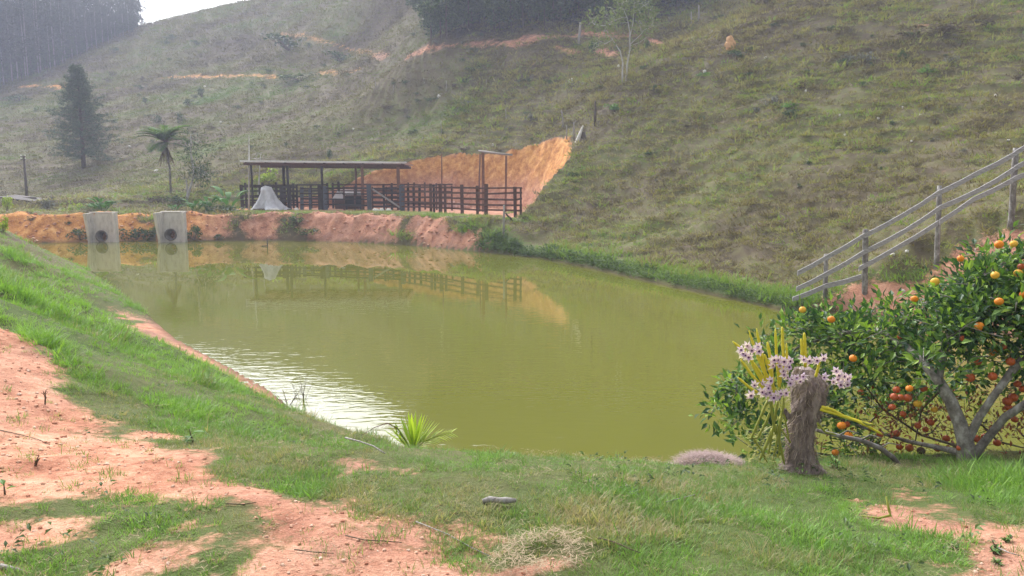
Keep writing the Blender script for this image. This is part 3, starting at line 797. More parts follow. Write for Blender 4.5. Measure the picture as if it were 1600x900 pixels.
outfall('concrete pipe outfall with a slanting pale wing wall, right of the other', 257, 287, 332, 267, 366.5, 1.15, 0)

# ------------------------------------------------------------------ cattle yard fences
def yardline(pts, ts):
    """points along a polyline of plan positions"""
    seg = [(Vector(a), Vector(b)) for a, b in zip(pts[:-1], pts[1:])]; L = [(b - a).length for a, b in seg]; tot = sum(L); out = []
    for t in ts:
        d = t * tot
        for (a, b), l in zip(seg, L):
            if d <= l + 1e-6: out.append(a.lerp(b, d / l)); break
            d -= l
    return out
def xz(u, Y): return P(u, 300, Y).x
def cattle_fence(label, spec, nrail, top, mats, railmat, group='board fences of the cattle yard', rw=.11, sub=True):
    """spec: (u, Y, half width, height above ground, material index) for each post"""
    p0 = Vector((xz(spec[0][0], spec[0][1]), spec[0][1], 0)); p0.z = float(H(p0.x, p0.y))
    r = thing('board_fence', label, 'fence', p0, group=group)
    tops = []
    for (u, Y, hw, h, mi) in spec:
        x = xz(u, Y); z = float(H(x, Y)); m = MB(); tx = random.uniform(-.03, .03)
        m.beam(Vector((x, Y, z - .15)) - p0, Vector((x + tx, Y, z + h)) - p0, hw * 2, hw * 1.8, up=(0, 1, 0), jit=.012)
        m.build('post', mats[mi], r); tops.append(Vector((x, Y, z)))
    for k in range(nrail):
        zf = top * (1 - k / (nrail - .15)) * .96 + .06
        i = 0
        while i < len(tops) - 1:
            j = min(len(tops) - 1, i + random.choice((2, 3)))
            a = tops[i] - p0 + Vector((-.06, -.09 - .025 * (k % 2), zf + random.uniform(-.03, .03))); b = tops[j] - p0 + Vector((.06, -.09 - .025 * (k % 2), zf + random.uniform(-.04, .04)))
            m = MB(); m.beam(a, b, .03, rw * random.uniform(.8, 1.15), jit=.006); m.build('board', railmat, r)
            i = j
    return r
WD = [M_DARKWOOD, M_BROWNWOOD, M_BLUEWOOD, M_REDWOOD]
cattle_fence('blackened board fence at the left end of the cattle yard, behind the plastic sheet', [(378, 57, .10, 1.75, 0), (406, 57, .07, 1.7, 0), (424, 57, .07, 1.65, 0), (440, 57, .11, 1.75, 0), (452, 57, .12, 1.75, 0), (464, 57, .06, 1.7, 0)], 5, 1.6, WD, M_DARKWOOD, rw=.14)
cattle_fence('dark fence with bluish posts between the plastic sheet and the shed gate', [(471, 56.5, .10, 1.6, 2), (484, 56.4, .07, 1.5, 2), (500, 56.3, .12, 1.7, 0), (508, 56.2, .13, 1.65, 2), (537, 55.9, .06, 1.65, 1), (554, 55.6, .05, 1.65, 1), (577, 55.2, .14, 1.75, 2)], 4, 1.5, WD, M_DARKWOOD)
# gate with a diagonal brace
def gate():
    a = Vector((xz(581, 55.1), 55.1, 0)); a.z = float(H(a.x, a.y)); b = Vector((xz(627, 54), 54, float(H(xz(627, 54), 54)))) - a
    r = thing('yard_gate', 'dark board gate with a long diagonal brace below the shed roof', 'gate', a)
    for k in range(5):
        m = MB(); z = .28 + k * .3; m.beam((0.03, -.05, z), (b.x, b.y - .05, z + b.z), .03, .12, jit=.005); m.build('board', M_DARKWOOD, r)
    for t in (.02, .5, .98):
        m = MB(); q = b * t; m.beam((q.x, q.y, .12 + b.z * t), (q.x, q.y, 1.62 + b.z * t), .09, .06, up=(0, 1, 0)); m.build('stile', M_BROWNWOOD, r)
    m = MB(); m.beam((.08, -.10, 1.45), (b.x - .1, b.y - .10, .25), .03, .11); m.build('brace', M_PALEWOOD, r)
gate()
cattle_fence('long brown board fence of close posts from the shed to the bare post', [(628, 54, .16, 1.75, 2), (638, 53.5, .07, 1.7, 0), (646, 53.1, .06, 1.65, 0), (655, 52.6, .08, 1.7, 0), (673, 51.6, .08, 1.85, 1), (678, 51.2, .07, 1.8, 0), (688, 50.6, .10, 1.85, 1), (695.6, 50.2, .08, 1.75, 1), (722, 48.9, .10, 1.8, 1), (746, 47.7, .08, 1.75, 1), (759, 47, .11, 1.85, 1), (805, 45.4, .09, 1.75, 1), (814, 45.2, .05, 1.6, 1)], 5, 1.62, WD, M_BROWNWOOD, rw=.10)
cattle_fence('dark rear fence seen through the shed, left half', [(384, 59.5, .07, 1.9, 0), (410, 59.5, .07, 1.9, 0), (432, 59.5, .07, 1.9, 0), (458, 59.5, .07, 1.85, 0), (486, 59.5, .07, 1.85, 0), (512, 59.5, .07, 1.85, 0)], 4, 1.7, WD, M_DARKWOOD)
cattle_fence('dark rear fence in front of the orange cutting', [(520, 59.1, .07, 1.9, 0), (530, 58.8, .08, 1.95, 0), (556, 58.5, .06, 1.8, 0), (578, 58.3, .06, 1.8, 0), (600, 58.1, .06, 1.8, 0), (612, 57.9, .07, 1.85, 0), (638, 57.4, .06, 1.9, 1), (647, 57.2, .06, 1.9, 1), (664, 56.7, .06, 1.9, 1), (682, 56.1, .06, 1.85, 1), (706, 55.1, .06, 1.7, 1)], 4, 1.75, WD, M_BROWNWOOD)
cattle_fence('short cross fence dividing the cattle yard', [(600, 55, .07, 1.7, 0), (612, 56.3, .07, 1.7, 0), (622, 57.6, .07, 1.75, 0), (631, 58, .07, 1.75, 0)], 5, 1.55, WD, M_BROWNWOOD)

# ------------------------------------------------------------------ cattle shed
def shed():
    a = Vector((xz(505, 59), 59, 1.58)); r = thing('cattle_shed', 'open cattle shed with a flat pale sheet roof on dark posts', 'shed', a)
    zf = lambda u: P(u, 252.5 + (u - 378) * .010, 56).z - a.z
    xl, xr = xz(379, 56) - a.x, xz(635, 56) - a.x
    yf, yb_ = 56 - a.y, 60.0 - a.y; n = 10
    for k in range(n):                                   # corrugated sheets laid side by side
        x0 = xl + (xr - xl) * k / n; x1 = xl + (xr - xl) * (k + 1) / n + .06; m = MB(); K = 12; vs = []
        zz0 = zf(379 + (635 - 379) * k / n); zz1 = zf(379 + (635 - 379) * (k + 1) / n)
        for yy, dz in ((yf - .12 - random.uniform(0, .05), 0), (yb_, -.10)):
            for th in (.012, -.012):
                for i in range(K + 1):
                    t = i / K; vs.append((x0 + (x1 - x0) * t, yy, zz0 + (zz1 - zz0) * t + dz + .028 * math.cos(t * 5 * 2 * math.pi) + th + .006 * (k % 2)))
        W = K + 1; fs = []
        for i in range(K):
            fs += [(i, i + 1, 2 * W + i + 1, 2 * W + i), (W + i + 1, W + i, 3 * W + i, 3 * W + i + 1), (i + 1, i, W + i, W + i + 1), (2 * W + i, 2 * W + i + 1, 3 * W + i + 1, 3 * W + i)]
        m.add(vs, fs); m.build('roof_sheet', M_ROOF, r)
    for yy, dz in ((yf + .1, -.13), (yb_ - .25, -.22)):
        m = MB(); m.beam((xl + .15, yy, zf(380) + dz - .03), (xr - .12, yy, zf(634) + dz - .03), .10, .19, jit=.01); m.build('beam', M_BROWNWOOD, r)
    m = MB(); m.beam((xl - .03, yf - .19, zf(379) + .035), (xr + .06, yf - .19, zf(635) + .035), .03, .12, jit=.006); m.build('edge_strip', M_ROOF, r)
    for k in range(9):
        x = xl + .3 + (xr - xl - .6) * k / 8; u = 380 + 255 * k / 8
        m = MB(); m.beam((x, yf + .0, zf(u) - .08), (x, yb_ - .1, zf(u) - .17), .07, .09); m.build('rafter', M_BROWNWOOD, r)
    for u, Y, hw, mt in ((394, 56.2, .09, 0), (444, 58.5, .12, 0), (450, 56.3, .10, 0), (503.5, 56.2, .09, 0), (556.5, 59.3, .08, 3), (566.5, 56.2, .11, 3), (622.5, 56.2, .13, 3), (394, 59.3, .08, 0), (503, 59.3, .07, 0)):
        x = xz(u, Y) - a.x; y = Y - a.y; t = (y - yf) / (yb_ - yf); g = float(H(x + a.x, Y)) - a.z
        m = MB(); zt = zf(u) - .1 - .1 * t
        m.tube([(x, y, g - .15), (x + .02, y, zt * .5), (x, y, zt)], [hw, hw * .92, hw * .88], 8); m.build('post', WD[mt], r, smooth=True)
shed()
def box_thing(name, label, cat, u, Y, w, d, h, mt, legs=False, part='body'):
    x = xz(u, Y); z = float(H(x, Y)); r = thing(name, label, cat, (x, Y, z))
    m = MB(); t = .05; z0 = .35 if legs else 0
    m.beam((-w / 2, 0, (z0 + h) / 2), (w / 2, 0, (z0 + h) / 2), d, h - z0, jit=.02); m.build(part, mt, r)
    for sy in (-1, 1): m = MB(); m.beam((-w / 2 - .03, sy * (d / 2 + .03), h + .02), (w / 2 + .03, sy * (d / 2 + .03), h + .02), .08, .08); m.build('rim_board', M_BROWNWOOD, r)
    if legs:
        for sx in (-1, 1):
            m = MB(); m.beam((sx * w * .4, -d * .3, -.05), (sx * w * .4, -d * .3, z0), .1, .1, up=(0, 1, 0)); m.build('leg', M_DARKWOOD, r)
box_thing('feed_trough', 'dark feed trough standing on legs under the shed', 'trough', 553, 56.8, 1.25, .7, .95, M_BLACK, True, 'tub')
def lean_sheet():
    x = xz(544, 58.5); r = thing('feed_bin', 'grey feed bin with a sloping lid behind the dark trough', 'feed bin', (x, 58.5, 1.58))
    m = MB(); m.add([(-.9, -.35, 0), (.9, -.35, 0), (.9, .4, 0), (-.9, .4, 0), (-.95, -.35, .75), (.95, -.35, .6), (.75, .4, 1.3), (-.75, .4, 1.35)], [(3, 2, 1, 0), (0, 1, 5, 4), (1, 2, 6, 5), (2, 3, 7, 6), (3, 0, 4, 7)])
    m.build('body', M_BROWNWOOD, r)
    m = MB(); m.add([(-1.05, -.45, .77), (1.05, -.45, .62), (.8, .45, 1.34), (-.8, .45, 1.39), (-1.05, -.45, .73), (1.05, -.45, .58), (.8, .45, 1.30), (-.8, .45, 1.35)], [(0, 1, 2, 3), (7, 6, 5, 4), (0, 4, 5, 1), (1, 5, 6, 2), (2, 6, 7, 3), (3, 7, 4, 0)]); m.build('lid', M_ROOF, r)
lean_sheet()
M_TARP = mat_simple('plastic_sheet', (.28, .28, .28), (.46, .46, .48), 3.5, .42, (1, 1, .5), .5, .03, (.58, .58, .60), .5)
def tarp():
    x, Y = xz(421, 55.2), 55.2; z = float(H(x, Y)); m = MB(); n = 56; rings = 14; vs = []
    rng = random.Random(3); ph = [rng.uniform(0, 6.28) for _ in range(6)]
    for j in range(rings + 1):
        t = j / rings
        for i in range(n):
            a = 2 * math.pi * i / n
            fold = 1 + (.15 * math.sin(5 * a + ph[0]) + .11 * math.sin(9 * a + ph[1]) + .07 * math.sin(17 * a + ph[2])) * (t ** .8)
            rx = (.36 + .2 * t + .72 * t ** 2.4) * fold; ry = rx * .75
            cx = -.30 * (1 - t) + .02 + .05 * math.sin(t * 6); zz = 1.62 * (1 - t ** 1.05) + .03
            if t < .16: rx *= (t / .16) ** .6 ; ry *= (t / .16) ** .6; zz = 1.62 - .8 * t + .06 * math.cos(a * 2 + 1)
            zz += .04 * math.sin(7 * a + ph[3]) * t * (1 - t) * 3 + rng.uniform(-.03, .03)
            vs.append((cx + rx * math.cos(a), ry * math.sin(a), max(zz, .02 + (.05 * (1 + math.sin(11 * a + ph[4])) if j == rings else 0))))
    fs = [(j * n + i, (j + 1) * n + i, (j + 1) * n + (i + 1) % n, j * n + (i + 1) % n) for j in range(rings) for i in range(n)]
    m.add(vs, fs); r = thing('covered_heap', 'tall heap draped in pale plastic sheeting before the dark fence', 'covered heap', (x, Y, z))
    m.build('plastic_sheet', M_TARP, r, smooth=True)
    for dx, l in ((-.55, .3), (-.3, .22)):
        m = MB(); m.tube([(dx - l, -.98, .07), (dx + l, -1.03, .10)], .07, 7); m.build('log', M_BROWNWOOD, r)
    m = MB(); m.blob((.55, -.98, .08), .28, 8, 5, sq=(1.5, .6, .35)); m.build('sack', M_PALESTONE, r, smooth=True)
tarp()

# ------------------------------------------------------------------ timber frame, bare posts
def frame():
    a = Vector((xz(754, 53), 53, 1.58)); r = thing('timber_frame', 'tall timber goalpost frame before the orange cutting', 'timber frame', a)
    def pt(u, v, Y): return P(u, v, Y) - a
    m = MB(); q = pt(749.5, 240, 53.2); m.tube([(q.x - .05, .2, -.2), (q.x - .03, .2, 2), (q.x + .03, .2, q.z)], [.07, .06, .055], 7); m.build('post', M_REDWOOD, r, smooth=True)
    q = pt(754.5, 238, 53); m = MB(); m.beam((q.x, 0, -.2), (q.x, 0, q.z), .19, .13, up=(0, 1, 0), jit=.01); m.build('post', M_REDWOOD, r)
    q = pt(791, 243, 52); m = MB(); m.beam((q.x - .05, -1, -.2), (q.x, -1, q.z), .12, .1, up=(0, 1, 0), jit=.01); m.build('post', M_REDWOOD, r)
    m = MB(); m.tube([pt(748, 236, 53.1), pt(775, 239.5, 52.5), pt(800, 242, 51.9)], [.07, .075, .065], 7); m.build('crossbar', M_PALEWOOD, r, smooth=True)
frame()
def stake(label, u, vb, vt, mt=M_PALEWOOD, w=.06, lean=0, group=None, name='fence_post', cat='post', Yf=None, kind=0, taper=.8):
    p = hit(u, vb) if Yf is None else Vector((xz(u, Yf), Yf, float(H(xz(u, Yf), Yf))))
    t = P(u + lean, vt, p.y); m = MB(); d = t - p
    m.tube([Vector((0, 0, -.2)), d * .35 + Vector((random.uniform(-.02, .02), 0, 0)), d * .7 + Vector((random.uniform(-.03, .03), 0, 0)), d], [w * 1.1, w, w * .92, w * taper], 7)
    return m.build(name, mt, None, smooth=True, loc=p, label=label, cat=cat, group=group)
stake('weathered pale post at the top of the slope beside the bare tree', 904, 69, 35, w=.13, lean=3)
stake('taller of two pale posts below the dark wood on the hilltop', 1092, 32, 8, w=.08)
stake('shorter of two pale posts below the dark wood on the hilltop', 1080, 40, 18, w=.07)
stake('dark square post standing alone on the pasture above the cutting', 930, 196, 158, M_BARKDARK, .09)
stake('thin leaning pale post left of the dark post above the cutting', 880, 197, 172, w=.06, lean=-3)
stake('thin stake on the left edge above the orange cutting', 885, 217, 196, w=.045)
stake('thin stake beside the split white stump above the cutting', 897, 218, 190, w=.06)
stake('short leaning pale stick on the slope above the shed', 655, 226, 214, w=.05, lean=6)
stake('thin bare pole on the slope behind the yard', 690, 300, 240, M_REDWOOD, .05, Yf=57.2)
stake('pale grey post at the end of the brown yard fence on the bank', 787.5, 366, 320, M_PALEWOOD, .06, 0)
stake('dark fallen rail leaning from the pale bank post', 803, 347, 333, M_DARKWOOD, .05, -13)
stake('thin grey post behind the brown fence end at the grass slope', 813, 330, 303, M_PALEWOOD, .05, Yf=46)
for i, (u, vb, vt) in enumerate(((663, 130, 121), (614, 145, 133), (587, 136, 120), (697, 142, 126), (760, 134, 124), (791, 186, 170), (690, 208, 188))):
    stake('thin pale dead stalk sticking up from the pasture above the shed', u, vb, vt, w=.04, lean=random.uniform(-2, 2), group='dead stalks on the slope above the shed', name='dead_stalk', cat='stalk')
def split_stump():
    p = hit(904, 222); r = thing('broken_stump', 'split silvery stump with a white leaning shard above the cutting', 'stump', p)
    m = MB(); t = P(911, 196, p.y) - p; m.tube([(-.15, 0, -.1), t * .5 + Vector((-.05, 0, 0)), t], [.14, .11, .05], 6); m.build('shard', M_PALESTONE, r)
    m = MB(); t = P(911, 206, p.y) - p; m.tube([(.25, .05, -.1), (t.x + .05, .05, t.z * .6), (t.x, .05, t.z)], [.2, .16, .11], 7); m.build('trunk', M_BARKDARK, r)
split_stump()
def utility_pole():
    p = hit(42, 308, 60); r = thing('utility_pole', 'thin dark utility pole on the far left pasture', 'utility pole', p)
    t = P(37, 243, p.y) - p; m = MB(); m.tube([(0, 0, -.3), t * .5, t], [.13, .11, .085], 8); m.build('pole', M_BARKDARK, r, smooth=True)
    for k, z in enumerate((.97, .90)):
        m = MB(); m.beam(t * z + Vector((-.22, -.12, 0)), t * z + Vector((.22, -.12, 0)), .08, .09); m.build('crossarm', M_BARKDARK, r)
        for s in (-1, 1):
            m = MB(); q = t * z + Vector((s * .2, -.12, .06)); m.tube([q, q + Vector((0, 0, .15))], [.05, .035], 6); m.build('insulator', M_PALESTONE, r)
utility_pole()
def low_shed():
    Y = 60; a = Vector((xz(33, Y), Y, float(H(xz(33, Y), Y)))); r = thing('low_shelter', 'low shelter with a thin dark sloping roof at the far left', 'shelter', a)
    zl = P(8, 309, Y).z - a.z; zr = P(58, 316, Y).z - a.z; xl = xz(6, Y) - a.x; xr = xz(59, Y) - a.x
    m = MB(); m.add([(xl, -.8, zl), (xr, -.8, zr), (xr, 1.6, zr + .1), (xl, 1.6, zl + .1), (xl, -.8, zl + .1), (xr, -.8, zr + .1), (xr, 1.6, zr + .2), (xl, 1.6, zl + .2)], [(3, 2, 1, 0), (4, 5, 6, 7), (0, 1, 5, 4), (1, 2, 6, 5), (2, 3, 7, 6), (3, 0, 4, 7)]); m.build('roof', M_DARKWOOD, r)
    for t in (.05, .5, .93):
        x = xl + (xr - xl) * t; m = MB(); m.tube([(x, -.4, -.3), (x, -.4, zl + (zr - zl) * t + .01)], .06, 6); m.build('post', M_DARKWOOD, r)
    m = MB(); m.beam((xl + .3, .6, .2), (xr - .5, .6, .15), .12, .55, jit=.03); m.build('back_wall', M_CONCDARK, r)
low_shed()

# ------------------------------------------------------------------ rail fence climbing the slope on the right
def rail_fence():
    Y0 = 22
    posts = [(1290, 397, 456, 22.3, .085), (1352, 358, 450, 22, .10), (1468, 290, 373, 21.8, .085), (1585, 231, 303, 21.5, .095)]
    a = P(1290, 456, 22.3); a.z = float(H(a.x, a.y)); r = thing('rail_fence', 'grey weathered rail fence climbing the slope above the orange tree', 'fence', a)
    for u, vt, vb, Y, w in posts:
        b = P(u - (2 if u > 1400 else 0), vb, Y); t = P(u + (3 if u > 1500 else 0), vt, Y); g = float(H(b.x, b.y)); b.z = min(b.z, g) - .25
        m = MB(); k = 5; pts = [b.lerp(t, i / k) - a + Vector((random.uniform(-.015, .015), 0, 0)) for i in range(k + 1)]
        m.tube(pts, [w * .82 * random.uniform(.85, 1.1) for _ in pts], 8); m.build('post', M_BARKPALE, r, smooth=True)
    rails = [[(1246, 427), (1290, 403), (1352, 367)], [(1352, 368), (1410, 337), (1468, 300)], [(1468, 301), (1525, 272), (1585, 241)], [(1585, 240), (1640, 208)],
             [(1244, 452), (1290, 429), (1352, 393)], [(1352, 393), (1412, 362), (1468, 325)], [(1468, 325), (1530, 297), (1585, 264)], [(1585, 263), (1640, 235)],
             [(1238, 468), (1290, 447), (1346, 432)], [(1342, 420), (1400, 388), (1466, 348)], [(1468, 347), (1520, 312), (1583, 281)], [(1583, 280), (1640, 258)]]
    def yat(u): return 22.35 - (u - 1246) * .0027
    for rl in rails:
        m = MB(); q = [P(u, v, yat(u) - .13) - a for u, v in rl]
        if len(q) == 3: q = [q[0], q[0].lerp(q[1], .5) + Vector((0, 0, -.015)), q[1], q[1].lerp(q[2], .5) + Vector((0, 0, -.02)), q[2]]
        w, h = .035, .135; vs = []
        for p in q: vs += [p + Vector((0, -w / 2, -h / 2)), p + Vector((0, w / 2, -h / 2)), p + Vector((0, w / 2, h / 2)), p + Vector((0, -w / 2, h / 2))]
        fs = [(4 * i + c, 4 * i + (c + 1) % 4, 4 * i + 4 + (c + 1) % 4, 4 * i + 4 + c) for i in range(len(q) - 1) for c in range(4)] + [(3, 2, 1, 0), tuple(4 * (len(q) - 1) + c for c in range(4))]
        m.add(vs, fs); m.build('rail', M_GREYRAIL, r)
rail_fence()

# ------------------------------------------------------------------ rocks, mound, stones
def rock(name, label, u, v, w, h, mt, cat, group=None, jit=.22, Yf=None, d=1.0, seed=0):
    random.seed(seed + int(u * 7 + v)); p = hit(u, v) if Yf is None else Vector((xz(u, Yf), Yf, float(H(xz(u, Yf), Yf))))
    s = p.y / FPX; m = MB(); m.blob((0, 0, h * s * .35), 1, 9, 6, jit=jit, sq=(w * s / 2, w * s / 2 * d, h * s * .65))
    return m.build(name, mt, None, smooth=False, loc=p, label=label, cat=cat, group=group)
def mound():
    random.seed(4); p = hit(1141, 78); s = p.y / FPX; m = MB()
    m.blob((0, 0, 6 * s), 1, 12, 8, jit=.14, sq=(8.5 * s, 7 * s, 9 * s)); m.blob((-1 * s, 0, 14 * s), 1, 10, 6, jit=.16, sq=(5.5 * s, 5 * s, 6.5 * s))
    m.build('termite_mound', M_CLAYLUMP, None, loc=p, label='yellow clay mound standing alone near the hilltop', cat='mound')
mound()
for u, Y, w, h, lb in ((690, 58.3, 14, 13, 'reddish boulder at the foot of the cutting behind the thin pole'), (705, 58.1, 18, 12, 'broad pink rock slab below the cutting'), (716, 57.8, 12, 10, 'small pale pink rock right of the broad slab'), (641, 59.8, 13, 17, 'dark cleft rock at the cutting beside the shed roof'), (728, 57.2, 14, 9, 'low pink rock behind the open part of the brown fence')):
    rock('boulder', lb, u, 0, w, h, M_ROCK, 'rock', 'rocks at the foot of the cutting', Yf=Y)
for u, w in ((586, 11), (596, 8), (607, 9), (462, 7)):
    rock('field_stone', 'pale stone lying on the grass before the shed gate', u, 0, w, 5, M_PALESTONE, 'stone', 'pale stones before the shed', Yf=53.2 if u > 500 else 54.5)
for u, v, w, h in ((967, 105, 5, 4), (892, 129, 8, 7), (1101, 113, 6, 4), (1259, 144, 3, 4), (203, 230, 5, 3), (244, 268, 7, 3), (1196, 91, 4, 3), (345, 193, 4, 3), (320, 137, 4, 3), (1372, 186, 4, 3), (1437, 180, 4, 2), (1410, 170, 3, 4), (1556, 151, 4, 3), (1575, 220, 6, 2), (1556, 210, 4, 4), (1424, 222, 3, 3), (552, 203, 4, 3), (686, 152, 5, 4), (1312, 181, 3, 3), (1320, 212, 4, 3), (770, 228, 3, 4)):
    rock('loose_stone', 'small whitish stone lying out on the grazed pasture', u, v, w, h, M_PALESTONE, 'stone', 'whitish stones on the pastures', seed=2)
for u, v, w, h, lb in ((1457, 336, 10, 3, 'flat pale stone under the middle rail of the slope fence'), (1395, 399, 7, 4, 'white stone on the clay just below the rail fence'), (1417, 394, 6, 4, 'small white stone beside another below the rail fence'), (1411, 456, 6, 4, 'white stone on the bare clay above the orange tree')):
    rock('white_stone', lb, u, v, w, h, M_PALESTONE, 'stone', seed=3)
def water_stick():
    q = onz(417.5, 385, 0); m = MB(); m.tube([(0, 0, -.4), (.02, 0, .18), (.0, 0, .45)], [.035, .03, .02], 6); m.beam((-.3, -.02, .02), (0, 0, .04), .05, .04)
    m.build('snag', M_DARKWOOD, None, loc=(q[0], q[1], 0), label='dark stick poking out of the water near the far bank', cat='stick')
water_stick()
# ------------------------------------------------------------------ foliage materials
LF_ORANGE = mat_leaf('citrus_leaves', [(.025, .065, .032), (.05, .11, .04), (.09, .18, .045), (.17, .29, .05), (.32, .46, .07)], trans=.3, rough=.5, spec=.35)
LF_DARK = mat_leaf('wood_leaves', [(.025, .045, .025), (.045, .08, .035), (.075, .115, .045), (.12, .17, .065)], trans=.2, rough=.6, spec=.2)
LF_EUC = mat_leaf('eucalyptus_leaves', [(.025, .04, .03), (.05, .065, .04), (.08, .10, .055)], trans=.2, rough=.6, spec=.2)
LF_PINE = mat_leaf('pine_needles', [(.045, .07, .045), (.07, .11, .06), (.10, .15, .08)], trans=.15, rough=.6, spec=.2)
LF_BUSH = mat_leaf('bush_leaves', [(.035, .06, .03), (.06, .095, .035), (.09, .14, .045)], trans=.25, rough=.6, spec=.2)
LF_BUSHGREY = mat_leaf('grey_bush_leaves', [(.10, .10, .085), (.17, .17, .15), (.27, .27, .25)], trans=.15, rough=.8, spec=.1)
LF_BUSHDRY = mat_leaf('dry_bush_leaves', [(.07, .05, .04), (.12, .09, .065), (.16, .13, .09)], trans=.15, rough=.8, spec=.1)
LF_BRIGHT = mat_leaf('bright_leaves', [(.06, .15, .03), (.10, .22, .04), (.17, .30, .05)], trans=.35, rough=.5)
LF_YELLOW = mat_leaf('yellow_green_leaves', [(.18, .26, .03), (.28, .36, .05), (.36, .42, .07)], trans=.4, rough=.5)
LF_SPARSE = mat_leaf('pale_sparse_leaves', [(.12, .16, .06), (.18, .22, .08), (.25, .28, .11)], trans=.3, rough=.6)
LF_PALM = mat_leaf('palm_leaflets', [(.08, .14, .06), (.12, .20, .07), (.17, .26, .09)], trans=.35, rough=.8, spec=.1)
LF_BROWN = mat_leaf('dead_fronds', [(.09, .05, .03), (.16, .10, .06), (.24, .17, .10)], trans=.2, rough=.8, spec=.1)
LF_FLOOR = mat_leaf('red_leaves', [(.18, .04, .02), (.30, .08, .03), (.22, .14, .04)], trans=.25, rough=.6)

def inst(label, cat, name, parts, loc, rz=0, sc=1, group=None, tilt=(0, 0)):
    r = thing(name, label, cat, loc, (tilt[0], tilt[1], rz), group, sc)
    for n, me in parts: ob(n, me, r)
    return r

LF_BROAD = mat_leaf('broad_leaves', [(.05, .13, .035), (.08, .19, .045), (.13, .27, .06)], trans=.25, rough=.75, spec=.1)
# ------------------------------------------------------------------ pine on the left pasture
def pine():
    p = hit(131, 262); s = p.y / FPX; Ht = 156 * s
    r = thing('pine_tree', 'tall conical pine tree standing alone on the hazy left pasture', 'pine tree', p)
    m = MB(); m.tube([(0, 0, -.3), (.05, 0, Ht * .5), (0, 0, Ht * .97)], [.24, .15, .03], 8); m.build('trunk', M_BARKDARK, r, smooth=True)
    random.seed(12); w = MB(); f = MB(); k = 0
    while k < 105:
        t = (k / 105) ** .92; z = Ht * (.10 + .87 * t) ; a = k * 2.4 + random.uniform(-.3, .3); k += 1
        L = (58 * s) * (1 - t) ** .85 * random.uniform(.5, 1.2) + .4
        if t < .1: L *= .8
        d = Vector((math.cos(a), math.sin(a), .05 + .45 * t)); e = Vector((0, 0, z)) + d * L + Vector((0, 0, -.10 * L)); b = Vector((0, 0, z))
        mid = b.lerp(e, .5) + Vector((0, 0, .06 * L)); w.tube([b, mid, e], [.05, .03, .012], 4, cap=False)
        nb = int(12 + L * 10)
        for q in range(nb):
            u = random.uniform(.22, 1.05); c = b.lerp(e, u) + Vector((random.gauss(0, .13 * L * .6), random.gauss(0, .13 * L * .6), random.gauss(0, .13)))
            quads(f, c, .24, 9, .13, (1, 1, .55), asp=.26)
    w.build('branches', M_BARKDARK, r); f.build('crown', LF_PINE, r)
pine()
# ------------------------------------------------------------------ feather palm with dead skirt
def frond_mesh(m, base, d, L, nl, ll, lw, bend, droop, rad=.03, mi=0, mr=1, vee=.5):
    p = Vector(base); d = Vector(d).normalized(); n = 10; pts = [p.copy()]; ds = [d.copy()]
    h = Vector((d.x, d.y, 0)); h = h.normalized() if h.length > .02 else Vector((1, 0, 0))
    for i in range(n):
        d = (d + (h * bend - Vector((0, 0, droop * (i + 1) / n))) / n * 2).normalized(); p = p + d * L / n; pts.append(p.copy()); ds.append(d.copy())
    m.tube(pts, [rad * (1 - .8 * i / n) for i in range(n + 1)], 4, mr, cap=False)
    for k in range(nl):
        t = .12 + .88 * (k // 2) / max(1, (nl / 2 - 1)); i = min(n - 1, int(t * n)); f = t * n - i; q = pts[i].lerp(pts[i + 1], f); dd = ds[i]
        sd = dd.cross(Vector((0, 0, 1))); sd = sd.normalized() if sd.length > .05 else Vector((1, 0, 0)); up = sd.cross(dd)
        s = 1 if k % 2 else -1
        l = ll * (math.sin(math.pi * min(.97, t * .8 + .18)) ** .7) * random.uniform(.85, 1.1)
        m.blade(q, (sd * s + dd * (.75 + t) + up * vee), l, lw, .3, 3, mi, droop=.5)
def palm():
    Y = 64; x = P(262, 250, Y).x; g = float(H(x, Y)); a = Vector((x, Y, g)); r = thing('palm_tree', 'feather palm with a skirt of dead brown fronds beside the pale thin tree', 'palm tree', a)
    zt = P(258, 222, Y).z - g; xt = P(258, 222, Y).x - x
    m = MB(); m.tube([(0.1, 0, -.3), (.12, 0, zt * .5), (xt, 0, zt)], [.10, .08, .10], 8); m.build('trunk', M_BARKPALE, r, smooth=True)
    random.seed(31)
    for k in range(26):
        a_ = k * 2.4; el = random.uniform(-.2, 2.2); m = MB()
        frond_mesh(m, (xt, 0, zt), (math.cos(a_), math.sin(a_), el), random.uniform(2.1, 2.9), 60, .95, .10, .35, .8)
        m.build('frond', [LF_PALM, M_TWIG], r)
    for k in range(12):
        a_ = k * 2.4; m = MB()
        frond_mesh(m, (xt, 0, zt - .15), (math.cos(a_) * .4, math.sin(a_) * .4, -1), random.uniform(1.2, 1.9), 26, .35, .06, .05, .4, vee=0)
        m.build('dead_frond', [LF_BROWN, M_TWIG], r)
palm()
